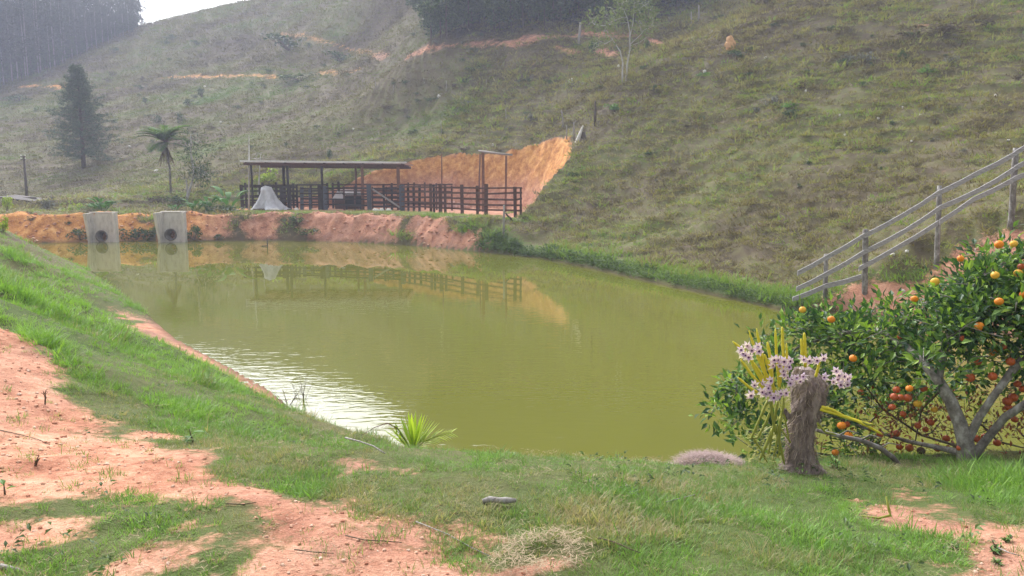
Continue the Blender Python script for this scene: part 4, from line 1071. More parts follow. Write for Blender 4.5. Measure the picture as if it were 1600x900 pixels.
# ------------------------------------------------------------------ thin pale tree
def grown_tree(name, label, cat, p, limbs, ells, nt, leafn, leafL, leafw, spread, bark, leafm, r_tip=.012, seed=0, step=.3, crown='crown', part='trunk', gam=2.3, group=None, shell=.35):
    random.seed(seed); r = thing(name, label, cat, p, group=group)
    L = [[(q - p, rr) for q, rr in l] for l in limbs]
    E = [(c - p, a, b, c2) for c, a, b, c2 in ells]
    m, tips = grow(L, ell_targets(E, nt, shell), step, r_tip, gam)
    m.build(part, bark, r, smooth=True)
    if leafn:
        f = MB(); leaf_cloud(f, tips, leafn, leafL, leafw, spread); f.build(crown, leafm, r)
    return r, tips
def E_(u, v, Y, ru, rv, ry): s = Y / FPX; return (P(u, v, Y), ru * s, ry, rv * s)
Y = 62; x = xz(290, Y); p = Vector((x, Y, float(H(x, Y))))
grown_tree('slender_tree', 'slender crooked tree with a pale trunk and sparse leaves beside the palm', 'tree', p,
    [[(p, .10), (P(300, 285, Y), .09), (P(303, 268, Y), .08), (P(298, 240, Y), .07), (P(298, 210, Y), .04)], [(p, .07), (P(293, 300, Y), .06), (P(291, 280, Y), .05)]],
    [E_(322, 237, Y, 12, 11, .5), E_(312, 268, Y, 20, 14, .7), E_(330, 278, Y, 10, 6, .4), E_(289, 222, Y, 10, 10, .4), E_(308, 218, Y, 8, 10, .4), E_(285, 240, Y, 10, 12, .4)], 46, 22, .26, .12, .34, M_TREEPALE, LF_BUSH, .012, 5)
p = hit(975, 130); Y = p.y
grown_tree('half_bare_tree', 'nearly leafless forked tree with pale bark high on the pasture', 'tree', p,
    [[(p + Vector((-.12, 0, -.2)), 0.074), (P(973, 98, Y), 0.062), (P(969, 80, Y), 0.050), (P(957, 62, Y), 0.031), (P(948, 48, Y), 0.022)],
     [(p + Vector((.12, 0, -.2)), 0.081), (P(980, 100, Y), 0.068), (P(984, 78, Y), 0.062), (P(984, 50, Y), 0.050), (P(980, 28, Y), 0.031), (P(974, 14, Y), 0.022)],
     [(P(984, 60, Y), 0.037), (P(989, 35, Y), 0.031), (P(991, 5, Y), 0.022), (P(990, -20, Y), 0.012)],
     [(P(984, 70, Y), 0.031), (P(1000, 55, Y), 0.022), (P(1012, 42, Y), 0.012)], [(P(984, 72, Y), 0.028), (P(1000, 66, Y), 0.019), (P(1010, 58, Y), 0.012)]],
    [E_(942, 34, Y, 30, 10, 1.2), E_(960, 18, Y, 20, 14, 1.2), E_(992, -5, Y, 30, 16, 1.2), E_(1010, 25, Y, 20, 25, 1), E_(940, 62, Y, 18, 14, .8), E_(930, 72, Y, 8, 10, .6), E_(1012, 68, Y, 8, 7, .5), E_(990, 74, Y, 8, 6, .5)], 190, 9, .28, .13, .32, M_TREEPALE, LF_SPARSE, .012, 6)
for u, v, Y, h, lb, g, sd in ((388, 330, 56.6, 118, 'pale dead sapling with bare side twigs rising past the left end of the shed roof', 0, 8), (403, 326, 63, 85, 'thin bare pale sapling leaning behind the left end of the shed', 0, 9)):
    x = xz(u, Y); p = Vector((x, Y, float(H(x, Y)))); top = P(u + (4 if sd == 9 else 1), v - h, Y)
    ells = [E_(u + (8 if sd == 8 else 6), 243, Y, 18, 8, .5)]
    grown_tree('bare_sapling', lb, 'sapling', p, [[(p, .075), (p.lerp(top, .5), .06), (top, .03)]], ells, 14, 0, 0, 0, 0, M_TREEPALE, None, .010, sd)

# ------------------------------------------------------------------ broadleaf, eucalyptus and bush prototypes
def crown_tree(seed, Ht, R_, zlo, nclump, nleaf, ls, lm, bark=M_BARKDARK, tr=.14, squash=.8):
    random.seed(seed); f = MB(); pts = []
    for _ in range(nclump):
        q = Vector((random.gauss(0, 1), random.gauss(0, 1), random.gauss(0, 1))).normalized() * random.uniform(.35, 1)
        c = Vector((q.x * R_, q.y * R_, zlo + (Ht - zlo) * (.5 + q.z * .5))); pts.append(c)
        quads(f, c, R_ * random.uniform(.25, .42), nleaf, ls, (1, 1, squash), hollow=.4)
    L = [[(Vector((0, 0, -.6)), tr), (Vector((random.uniform(-.2, .2), 0, Ht * .4)), tr * .8), (Vector((random.uniform(-.3, .3), 0, Ht * .85)), tr * .35)]]
    w, tips = grow(L, pts, .6, .016)
    return [('trunk', w.mesh('tree_trunk', bark, True)), ('crown', f.mesh('tree_crown', lm))]
def euc_tree(seed, Ht, lm=LF_EUC, tr=.16):
    random.seed(seed); f = MB(); pts = []
    for _ in range(30):
        t = random.uniform(.22, 1); rr = Ht * .11 * math.sin(math.pi * min(.95, (t - .1) * 1.05)) + .3; a = random.uniform(0, 6.28)
        c = Vector((math.cos(a) * rr * random.uniform(.3, 1), math.sin(a) * rr * random.uniform(.3, 1), Ht * t)); pts.append(c); quads(f, c, Ht * .06, 60, .34, (1, 1, 1.1), asp=.4)
    L = [[(Vector((0, 0, -2)), tr), (Vector((random.uniform(-.3, .3), 0, Ht * .5)), tr * .8), (Vector((random.uniform(-.4, .4), 0, Ht * .97)), tr * .25)]]
    w, tips = grow(L, pts, 1.2, .02)
    return [('trunk', w.mesh('tall_trunk', M_BARKPALE, True)), ('crown', f.mesh('tall_crown', lm))]
eucs = [euc_tree(s, 22 + s % 3 * 2) for s in range(5)]
woods = [crown_tree(100 + s, 7.5, 2.2, 1.2, 22, 75, .20, LF_BUSH if s > 2 else LF_DARK) for s in range(5)]
random.seed(77)
# dark plantation behind the ridge
ri = 0
ridge_uv = lambda u: np.interp(u, [-40, 0, 60, 100, 150, 200, 240], [140, 130, 112, 95, 70, 48, 38])
ETL = 'tall slim eucalyptus in the hazy plantation behind the left ridge'
rows = []
for row, (dy, nn) in enumerate(((3, 30), (8, 30), (14, 28), (22, 26), (34, 26), (46, 30), (56, 30), (66, 20))):
    for k in range(nn):
        u = -60 + 292 * (k + random.uniform(.1, .9)) / nn
        rows.append((u, dy))
for u, dy in rows:
    h0 = hit(u, float(ridge_uv(u)) + 9)
    if h0 is None: continue
    Y = min(h0.y + dy, 270) if h0.y > 120 else 185 + dy; x = xz(u, Y); g = float(H(x, Y))
    want = P(u, random.uniform(-30, 14) if u < 205 else random.uniform(-10, 22), Y).z - g
    sc = max(.22, min(1.7, want / 23 * random.uniform(.9, 1.1)))
    inst(ETL, 'tree', 'eucalyptus_tree', random.choice(eucs), (x, Y, g), random.uniform(0, 6.28), (sc * .95, sc * .95, sc), 'eucalyptus plantation behind the ridge')
for k in range(70):
    u = -40 + 270 * (k + random.random()) / 70; h0 = hit(u, float(ridge_uv(u)) + 9)
    if h0 is None: continue
    Y = max(h0.y, 150) + random.choice((4, 7, 11)); x = xz(u, Y); g = float(H(x, Y)); sc = random.uniform(.5, 1.0) * (1 if u < 190 else .6)
    inst('low dark tree under the tall trunks at the foot of the left plantation', 'tree', 'understorey_tree', random.choice(woods), (x, Y, g - .3), random.uniform(0, 6.28), sc, 'low trees at the foot of the plantation')
for u, vb, vt, lb in ((237, 38, -4, 'lone slim tree against the white sky just right of the left plantation'), (222, 42, -14, 'slim tree at the right end of the left plantation, sky showing behind it')):
    Y = 196; x = xz(u, Y); g = float(H(x, Y)); t = P(u, vt, Y).z - g
    inst(lb, 'tree', 'eucalyptus_tree', eucs[u % 5], (x, Y, g), u, (t / 23 * 1.5, t / 23 * 1.5, t / 23))
# wood at the top of the near hillside
n = 0
for k in range(190):
    u = random.uniform(664, 1108); f = random.random() ** 1.3
    vb = np.interp(u, [660, 720, 800, 860, 930, 1010, 1060, 1110], [70, 56, 50, 40, 34, 26, 16, 4])
    q = hit(u, float(vb) - f * 34 if vb - f * 34 > -120 else -60)
    if q is None: continue
    Y = q.y + f * 22; x = xz(u, Y); g = float(H(x, Y)); sc = random.uniform(.45, .8) if f < .2 else random.uniform(.8, 1.35)
    inst('dark bushy tree in the wood along the top of the near pasture', 'tree', 'woodland_tree', random.choice(woods), (x, Y, g - .2), random.uniform(0, 6.28), sc, 'woodland above the clay bank')
# skyline wood out of the frame, mirrored in the pond
for k in range(60):
    u = random.uniform(610, 1250); q = hit(u, random.uniform(-125, -60))
    if q is None: continue
    sc = random.uniform(.9, 1.4)
    inst('dark bushy tree in the wood along the top of the near pasture', 'tree', 'woodland_tree', random.choice(woods), (q.x, q.y, q.z - .2), random.uniform(0, 6.28), sc, 'woodland above the clay bank')
for u, vb, vt in ((679, 52, -40), (709, 42, -30), (787, 38, -50), (833, 30, -60), (1012, 20, -60)):
    p = hit(u, vb); t = P(u - 1, vt, p.y); sc = (t.z - p.z) / 22
    inst('slim pale trunked tree standing proud at the edge of the near wood', 'tree', 'eucalyptus_tree', eucs[u % 5], p, u, (sc * 1.2, sc * 1.2, sc), 'slim pale trees in the near wood')
# ---- bushes and weeds spread over the slopes
def bush_proto(seed, lm, n=12, nl=28, ls=.11, asp=.5, zs=.75):
    random.seed(seed); f = MB(); w = MB()
    for _ in range(n):
        q = Vector((random.gauss(0, .42), random.gauss(0, .42), random.uniform(.15, .8))); quads(f, q, .32, nl, ls, (1, 1, zs), asp=asp)
        w.tube([(0, 0, -.1), q * .6, q], [.025, .018, .008], 4, cap=False)
    return [('stems', w.mesh('bush_stems', M_TWIG)), ('foliage', f.mesh('bush_foliage', lm))]
BU = {k: [bush_proto(200 + i * 7 + j, lm) for j in range(3)] for i, (k, lm) in enumerate((('g', LF_BUSH), ('d', LF_DARK), ('s', LF_BUSHGREY), ('b', LF_BRIGHT), ('y', LF_YELLOW), ('r', LF_BUSHDRY)))}
def bush(u, v, wpx, hpx, k, label, group=None, Yf=None, name='bush', cat='bush'):
    p = hit(u, v) if Yf is None else Vector((xz(u, Yf), Yf, float(H(xz(u, Yf), Yf))))
    s = p.y / FPX; return inst(label, cat, name, BU[k][int(u + v) % 3], p, u, (wpx * s / 1.6, wpx * s / 1.6, hpx * s / 1.05), group)
for q in ((1347, 100, 30, 20, 's', 'silvery grey bush, wider of the two side by side high on the right pasture'), (1322, 95, 14, 14, 's', 'small silvery bush beside the wider one on the right pasture'), (1487, 102, 20, 16, 's', 'silvery bush alone near the top right of the pasture'),
          (1411, 94, 13, 16, 'g', 'small round dark green bush between the silvery bushes'), (1450, 116, 24, 14, 'b', 'bright green low bush right below the silvery ones'), (1467, 58, 62, 22, 'r', 'long low dark thicket near the top right corner'),
          (1541, 40, 30, 12, 'r', 'low dry bush right of the long dark thicket'), (1210, 164, 26, 18, 's', 'grey brown bush above the clay scar on the right pasture'), (1228, 170, 34, 12, 'b', 'flat leafy plant just right of the grey brown bush'),
          (1236, 184, 28, 14, 'd', 'dark low bush at the end of the clay scar'), (1262, 116, 11, 8, 'g', 'tiny dark green weed left on the open right pasture'), (1347, 134, 13, 8, 'g', 'tiny dark green weed below the silvery bushes'), (1253, 139, 13, 11, 'r', 'tiny brown weed below the tiny green one'),
          (961, 174, 32, 13, 'b', 'bright leafy plant right of the dark lone post'), (1020, 142, 16, 10, 'g', 'small leafy weed right below the half bare tree'), (1156, 92, 26, 15, 'd', 'dark green bush just right of the clay mound'), (1174, 80, 14, 10, 'g', 'small green bush up beside the clay mound'),
          (830, 190, 14, 16, 's', 'small greyish bush left of the thin pale stake'), (925, 84, 16, 22, 'g', 'green bush at the foot of the half bare tree, left side'), (990, 84, 12, 12, 'g', 'small green bush touching the trunk of the half bare tree'), (1010, 76, 12, 18, 'g', 'upright green bush right of the half bare tree'),
          (1200, 8, 60, 24, 'r', 'brown dry thicket at the top edge right of the wood'), (1100, 120, 20, 8, 'b', 'low bright green patch plant below the clay mound'), (1165, 120, 22, 7, 'g', 'flat green weed right below the clay mound'), (1590, 125, 18, 12, 'r', 'dry brown bush at the right edge of the pasture'),
          (514, 248, 11, 20, 'g', 'small upright bush showing just above the shed roof'), (453, 78, 52, 26, 'd', 'wide blue green thicket below the upper track'), (535, 98, 36, 18, 'd', 'round blue green bush right of the wide thicket'), (470, 126, 60, 10, 'g', 'long low hedge like bush under the clay track'),
          (281, 192, 15, 18, 'd', 'dark round bush beside a smaller one above the palm'), (247, 192, 12, 14, 'd', 'small dark bush left of the darker round bush above the palm'), (295, 165, 17, 12, 'd', 'low dark bush above the round pair'), (316, 152, 13, 15, 'd', 'little dark bush right of the low dark one'),
          (228, 162, 10, 10, 'd', 'tiny dark bush right beside the pine top'), (220, 140, 14, 8, 'd', 'dark low bush by the clay track right of the pine'), (270, 62, 14, 9, 'd', 'small dark bush high on the hazy slope'), (308, 70, 14, 8, 'd', 'small dark bush under the skyline, right one'),
          (180, 82, 12, 9, 'g', 'small bush near the edge of the dark plantation'), (115, 152, 24, 10, 'g', 'low bush on the slope above the pine'), (30, 158, 36, 9, 'g', 'long low bush on the slope below the plantation')):
    bush(*q)
random.seed(99)
for k in range(46):
    u = random.uniform(10, 640); v = random.uniform(60, 235); q = hit(u, v)
    if q is None or q.y < 70: continue
    bush(u, v, random.uniform(5, 13), random.uniform(4, 8), random.choice('ggdr'), 'tiny dark weed bush dotted on the hazy left pasture', 'weed bushes on the left pasture')
for k in range(90):
    u = random.uniform(560, 1590); v = random.uniform(20, 300); q = hit(u, v)
    if q is None or bil(bare, q.x, q.y) > .3 or bil(CD, q.x, q.y) < 1 or v > 470 - (1600 - u) * .25: continue
    bush(u, v, random.uniform(7, 20), random.uniform(4, 9), random.choice('ggrrsd'), 'small weed bush dotted on the near pasture', 'weed bushes on the near pasture')
# ---- plants on the far bank
bush(418, 287, 34, 27, 'y', 'rounded yellow green bush behind the shed posts')
bush(112, 0, 26, 15, 'y', 'yellow green bush left of the broad leaved clump above the outfall', Yf=53.5)
bush(132, 0, 18, 13, 'b', 'small leafy bush between the yellow one and the outfall', Yf=53)
bush(8, 0, 16, 26, 'y', 'yellow green bush at the far left edge beside the low shelter', Yf=52)
bush(4, 362, 20, 26, 'y', 'yellow green shoots at the left edge in front of the orange bank')
bush(75, 0, 22, 22, 's', 'grey green scrub right of the low shelter', Yf=57)
bush(282, 322, 30, 18, 'g', 'green scrub round the foot of the slender pale tree')
bush(246, 318, 26, 14, 'r', 'brownish scrub left of the palm foot')
bush(345, 0, 60, 14, 'g', 'low green growth along the bank top left of the shed', Yf=51.8)
bush(214, 374, 40, 24, 'g', 'green weed clump between the two outfalls, left one', name='weed_clump', cat='weeds')
bush(236, 374, 30, 20, 'g', 'green weed clump touching the slanted wing wall', name='weed_clump', cat='weeds')
bush(126, 374, 32, 20, 'g', 'green weed clump left of the left outfall', name='weed_clump', cat='weeds')
bush(303, 374, 24, 24, 'g', 'weed clump right of the right outfall', name='weed_clump', cat='weeds')
bush(340, 373, 16, 9, 'g', 'flat weed clump at the waterline right of the outfalls', name='weed_clump', cat='weeds')
bush(465, 352, 26, 16, 'g', 'weed clump spilling down the pink bank under the plastic sheet', name='weed_clump', cat='weeds')
bush(480, 368, 30, 12, 'g', 'lower weed clump on the pink bank above the water', name='weed_clump', cat='weeds')
bush(108, 351, 9, 7, 'g', 'tiny weed on the orange bank', name='weed_clump', cat='weeds')
bush(48, 345, 12, 9, 'r', 'dry weed on the orange bank near the left edge', name='weed_clump', cat='weeds')
def broadleaf(u, Y, hpx, n, lL, lw, lm, label, seed, cat='plant', name='broad_leaved_plant', up=.9):
    random.seed(seed); x = xz(u, Y); p = Vector((x, Y, float(H(x, Y)))); s = Y / FPX; Hh = hpx * s; r = thing(name, label, cat, p)
    for k in range(n):
        a = k * 2.4; e = Vector((math.cos(a) * .5, math.sin(a) * .4, up * random.uniform(.6, 1.15))); m = MB()
        b = Vector((math.cos(a) * .12, math.sin(a) * .12, 0)); q = b + e * Hh * random.uniform(.25, .6)
        m.tube([b, b.lerp(q, .5) + Vector((0, 0, .05)), q], [.025, .02, .015], 5, 1, cap=False)
        m.blade(q, e, lL * random.uniform(.7, 1.1), lw, .9, 6, 0, droop=.5); m.build('leaf', [LF_BROAD, LF_BROAD], r)
broadleaf(160, 52.2, 34, 22, .85, .34, LF_BRIGHT, 'glossy broad leaved clump on the bank above the left outfall', 1)
broadleaf(148, 53, 26, 12, .7, .26, LF_BRIGHT, 'broad leaved plant half hidden left of the glossy clump', 2)
broadleaf(304, 52.3, 26, 18, .75, .28, LF_BUSH, 'dark broad leaved clump on the bank right of the right outfall', 3)
broadleaf(325, 52.8, 30, 16, .8, .26, LF_BRIGHT, 'mid green broad leaved clump beside the banana plant', 4)
broadleaf(356, 53.5, 46, 10, 1.7, .42, LF_BRIGHT, 'young banana plant with long split leaves left of the shed', 5, 'banana plant', 'banana_plant')
broadleaf(272, 54, 16, 10, .5, .2, LF_BUSH, 'small broad leaved plant right behind the right outfall', 6)

# ---- green fringe along the right shore
x = RNG.uniform(-3, 12, 26000); y = RNG.uniform(20, 45, 26000); sdv = bil(SD, x, y)
zz = np.array(sdv); ok = (sdv > .02) & (sdv < .75 + .5 * fbm(x * .8, y * .8, 3, 95)) & (x > -1.8) & (x < 9.0) & (RNG.random(26000) < .75)
x, y = x[ok], y[ok]
def sprig(seed, n=18):
    random.seed(seed); m = MB()
    for _ in range(n):
        a = random.uniform(0, 6.28); q = Vector((math.cos(a) * .10, math.sin(a) * .10, random.uniform(.02, .2)))
        m.leaf(q, (math.cos(a), math.sin(a), random.uniform(-.1, .8)), (random.gauss(0, .4), random.gauss(0, .4), 1), random.uniform(.06, .13), .05)
    return m.mesh('sprig', G_FRINGE)
G_FRINGE = mat_leaf('fringe_leaves', [(.04, .07, .03), (.065, .105, .035), (.095, .15, .045), (.13, .20, .05)], inst=True, trans=.35, rough=.6)
scatter('shore_plants', np.stack([x, y, H(x, y)], 1), np.clip(y / 26, .8, 1.6) * RNG.uniform(.4, 1.0, len(x)), RNG.uniform(0, 6.28, len(x)), [sprig(i) for i in range(4)],
        np.clip(.45 + fbm(x * .6, y * .6, 3, 96) * .7 + RNG.normal(0, .12, len(x)), 0, 1), kind='stuff')

# ------------------------------------------------------------------ orange tree
M_CITRUSBARK = mat_simple('citrus_bark', (.06, .052, .045), (.22, .20, .175), 16, .9, (1, 1, .8), .9, .008, (.44, .43, .39))
M_ORANGE = mat_simple('orange_peel', (.62, .17, .010), (.85, .29, .02), 14, .55, (1, 1, 1), .25, .003, spec=.3)
M_ORANGEY = mat_simple('yellow_orange_peel', (.62, .30, .02), (.85, .50, .06), 14, .55, (1, 1, 1), .25, .003, spec=.3)
M_ORANGER = mat_simple('shaded_peel', (.28, .045, .012), (.55, .12, .025), 14, .5, (1, 1, 1), .12, .002, spec=.4)  # deep red peel for fruit in shade; the shade is put into the colour
M_ROT = mat_simple('rotten_peel', (.05, .03, .02), (.10, .06, .04), 20, .8)
def gz(p): return float(H(p.x, p.y))
def orange_tree():
    random.seed(21); Y = 5.85; b = P(1512, 727, Y); b.z = gz(b) - .05
    r = thing('orange_tree', 'orange tree heavy with fruit leaning over the near right shore', 'orange tree', b)
    fork = P(1509, 694, Y); K = lambda u, v, Y, rr: (P(u, v, Y) - b, rr)
    limbs = [[(Vector((0, 0, -.08)), .075), (fork - b, .060), K(1500, 662, 5.85, .050), K(1486, 628, 5.9, .047), K(1466, 594, 5.95, .040), K(1444, 568, 6.05, .033), K(1415, 540, 6.3, .026), K(1370, 515, 6.6, .02)],
             [(fork - b, .038), K(1530, 652, 5.8, .031), K(1556, 614, 5.75, .029), K(1585, 575, 5.8, .031), K(1618, 540, 5.9, .033), K(1650, 480, 6, .022)],
             [K(1518, 716, 5.85, .038), K(1545, 682, 5.8, .031), K(1570, 652, 5.7, .029), K(1604, 630, 5.6, .028), K(1660, 600, 5.6, .03)],
             [K(1466, 594, 5.95, .03), K(1478, 540, 6.1, .026), K(1500, 480, 6.2, .018), K(1540, 420, 6.3, .012)],
             [K(1505, 708, 5.9, .03), K(1470, 700, 6.1, .022), K(1420, 690, 6.4, .016), K(1350, 668, 6.6, .013), K(1270, 640, 6.8, .01)],
             [K(1370, 515, 6.6, .018), K(1320, 520, 6.8, .015), K(1250, 540, 7.0, .010), K(1190, 590, 7.0, .007)]]
    E = lambda u, v, Y, ru, rv, ry: (P(u, v, Y) - b, ru * Y / FPX, ry, rv * Y / FPX)
    dense = [E(1580, 425, 6.2, 60, 52, .6), E(1520, 455, 6.2, 55, 40, .6), E(1460, 490, 6.3, 70, 36, .6), E(1375, 520, 6.7, 80, 38, .6), E(1300, 515, 6.9, 60, 34, .5), E(1245, 510, 7.1, 32, 28, .4), E(1205, 560, 7.0, 42, 38, .4),
             E(1160, 610, 6.9, 34, 40, .4), E(1140, 660, 6.8, 34, 34, .4), E(1200, 680, 6.7, 50, 34, .4), E(1300, 590, 6.6, 70, 36, .5), E(1380, 575, 6.5, 50, 26, .5), E(1440, 545, 6.2, 60, 30, .5), E(1540, 520, 6.1, 70, 36, .6), E(1590, 490, 6.0, 60, 60, .6),
             E(1720, 470, 6.0, 110, 100, .8), E(1300, 640, 6.7, 40, 24, .4), E(1330, 700, 6.6, 40, 20, .35), E(1390, 620, 7.0, 50, 30, .3), E(1450, 600, 6.9, 50, 26, .3), E(1560, 590, 6.5, 70, 34, .3), E(1600, 450, 6.6, 60, 60, .5), E(1500, 470, 6.7, 60, 40, .4)]
    T = ell_targets(dense, 1150, .1)
    m, tips = grow(limbs, T, .09, .0032, 2.5, .03)
    m.build('trunk', M_CITRUSBARK, r, smooth=True)
    # bare twig thicket under the crown
    T2 = ell_targets([E(1430, 650, 6.5, 110, 55, .5), E(1560, 650, 6.2, 80, 55, .5), E(1350, 690, 6.6, 80, 30, .4), E(1500, 700, 6.3, 70, 22, .3), E(1250, 690, 6.7, 50, 25, .3)], 520, .1)
    L2 = [[K(1505, 700, 5.95, .012), K(1440, 680, 6.5, .010), K(1380, 640, 6.6, .008), K(1350, 600, 6.6, .006)], [K(1505, 712, 6.0, .014), K(1420, 715, 6.5, .012), K(1300, 712, 6.7, .01), K(1230, 700, 6.8, .008)],
          [K(1470, 610, 6.2, .008), K(1440, 640, 6.4, .007), K(1430, 690, 6.5, .006)], [K(1530, 660, 6.1, .008), K(1560, 690, 6.2, .008), K(1600, 700, 6.2, .007)]]
    m, tips2 = grow(L2, T2, .08, .0022, 2.6, .10); m.build('twigs', M_TWIG, r)
    f = MB(); few = MB(); single = []
    protos = []
    for j in range(6):
        q = MB(); q.leaf((0, 0, 0), (0, 1, 0), (0, 0, 1), .068 + .004 * j, .030 + .002 * j, fold=.15 + .06 * j); protos.append(q.mesh('leaf_blade', LF_SINGLE[j % 3]))
    for t, d in tips:
        top = t.z > 1.35
        for i in range(14):
            q = Vector((random.gauss(0, 1), random.gauss(0, 1), random.gauss(0, 1)))
            p = t + q * .055 - d * random.random() * .12
            dd = (d * .5 + q.normalized() + Vector((0, 0, .25))).normalized(); nr = Vector((random.gauss(0, .5), random.gauss(0, .5) - .25, 1)).normalized()
            L = random.uniform(.055, .10); w = L * random.uniform(.38, .5)
            if i == 0 and len(single) < 300 and d.y < .3 and random.random() < .8: single.append((p, dd, nr))
            else: f.leaf(p, dd, nr, L, w)
    for t, d in random.sample(tips2, 260):
        for i in range(3):
            q = Vector((random.gauss(0, 1), random.gauss(0, 1), random.gauss(0, 1))); few.leaf(t + q * .04, q.normalized() + d, (0, -.3, 1), random.uniform(.03, .06), .022)
    f.build('foliage', LF_ORANGE, r, kind='stuff'); few.build('withered_leaves', LF_FLOOR, r, kind='stuff')
    for i, (p, dd, nr) in enumerate(single):
        sd = dd.cross(nr).normalized(); nn = sd.cross(dd); M = Matrix((sd, dd, nn)).transposed().to_4x4(); M.translation = p
        o = ob('leaf', protos[i % 6], r); o.matrix_local = M
    fm = {}
    for k, mt in (('o', M_ORANGE), ('y', M_ORANGEY), ('r', M_ORANGER), ('k', M_ROT)):
        q = MB(); q.blob((0, 0, 0), .032, 16, 10, jit=.02, sq=(1.03, 1.0, .93)); q.m = [0] * len(q.f)
        q.tube([(0, 0, .03), (.003, 0, .055)], .003, 5, 1); fm[k] = q.mesh('fruit', [mt, M_TWIG], True)
    fruit = [(1501, 404, 'o', 5.6), (1584, 381, 'y', 5.6), (1561, 382, 'o', 5.7), (1561, 471, 'o', 5.4), (1429, 467, 'o', 5.9), (1461, 440, 'y', 5.9), (1591, 427, 'y', 5.7), (1596, 417, 'r', 5.9), (1505, 529, 'r', 5.75), (1553, 550, 'o', 5.75), (1568, 542, 'r', 5.7),
             (1579, 565, 'r', 5.6), (1528, 565, 'r', 5.8), (1516, 590, 'r', 5.7), (1551, 588, 'r', 5.6), (1408, 526, 'r', 6.2), (1421, 607, 'o', 5.8), (1401, 609, 'r', 5.9), (1397, 620, 'r', 5.8), (1407, 621, 'r', 5.82), (1418, 622, 'r', 5.86), (1394, 636, 'r', 5.9),
             (1411, 647, 'r', 6.0), (1434, 665, 'r', 6.1), (1454, 660, 'r', 6.1), (1446, 671, 'r', 6.1), (1315, 665, 'o', 6.1), (1323, 663, 'r', 6.2), (1326, 681, 'o', 6.1), (1375, 679, 'r', 6.2), (1401, 677, 'r', 6.2), (1421, 700, 'r', 6.2), (1405, 698, 'r', 6.2), (1539, 682, 'r', 6.0),
             (1533, 692, 'r', 6.0), (1527, 686, 'r', 6.0), (1558, 692, 'r', 6.0), (1574, 627, 'r', 5.7), (1583, 621, 'r', 5.75), (1576, 637, 'r', 5.72), (1598, 608, 'r', 5.7), (1517, 591, 'r', 6.0), (1443, 607, 'r', 6.1), (1305, 707, 'o', 6.3), (1434, 631, 'y', 6.1), (1439, 704, 'k', 6.1),
             (1479, 685, 'r', 6.1), (1485, 653, 'r', 6.1), (1254, 484, 'y', 6.4), (1299, 499, 'o', 6.3), (1465, 700, 'r', 6.2), (1345, 613, 'r', 6.2), (1460, 640, 'y', 6.2), (1590, 600, 'r', 5.8), (1585, 655, 'r', 5.9), (1500, 700, 'r', 5.7), (1333, 560, 'o', 6.1), (1555, 430, 'y', 5.6), (1600, 460, 'o', 5.5), (1530, 510, 'o', 5.5)]
    for i, (u, v, k, Y) in enumerate(fruit):
        o = ob('orange', fm[k], r); o.location = P(u, v, Y + (.15 if k == 'r' else .30 if v < 560 else .05)) - b; sc = random.uniform(.75, 1.08); o.scale = (sc * random.uniform(.95, 1.05), sc, sc * random.uniform(.92, 1.05)); o.rotation_euler = (random.uniform(-.5, .5), random.uniform(-.5, .5), 0)
LF_SINGLE = [mat_leaf('single_leaf_%d' % i, c, trans=.3, rough=.48, spec=.35, isl=False) for i, c in enumerate(([(.025, .07, .028), (.045, .11, .03)], [(.07, .15, .03), (.10, .20, .035)], [(.15, .27, .04), (.22, .33, .05)]))]
orange_tree()
# ------------------------------------------------------------------ stump with orchid
M_STUMP = mat_simple('fibrous_stump', (.09, .065, .06), (.25, .195, .18), 16, .95, (1.6, 1.6, .35), 1.0, .012, (.42, .35, .32))
M_FIBRE = mat_leaf('dry_fibre', [(.16, .12, .10), (.27, .21, .17), (.42, .34, .28)], trans=.1, rough=.9, spec=.1)
M_CANE = mat_leaf('orchid_canes', [(.50, .42, .02), (.66, .56, .03), (.54, .52, .05)], trans=0, rough=.5, isl=True)
M_CANEG = mat_leaf('green_canes', [(.14, .18, .03), (.26, .28, .04), (.36, .34, .05)], trans=.1, rough=.6, isl=True)
M_PETAL = mat_leaf('orchid_petals', [(.62, .43, .72), (.74, .57, .82), (.84, .73, .88)], trans=.45, rough=.55, spec=.2)
M_LIP = mat_simple('orchid_lip', (.05, .012, .05), (.12, .03, .11), 30, .6)
SY = 5.5
def cp_(x, y): return 1050 + x / 3.213, 480 + y / 3.213
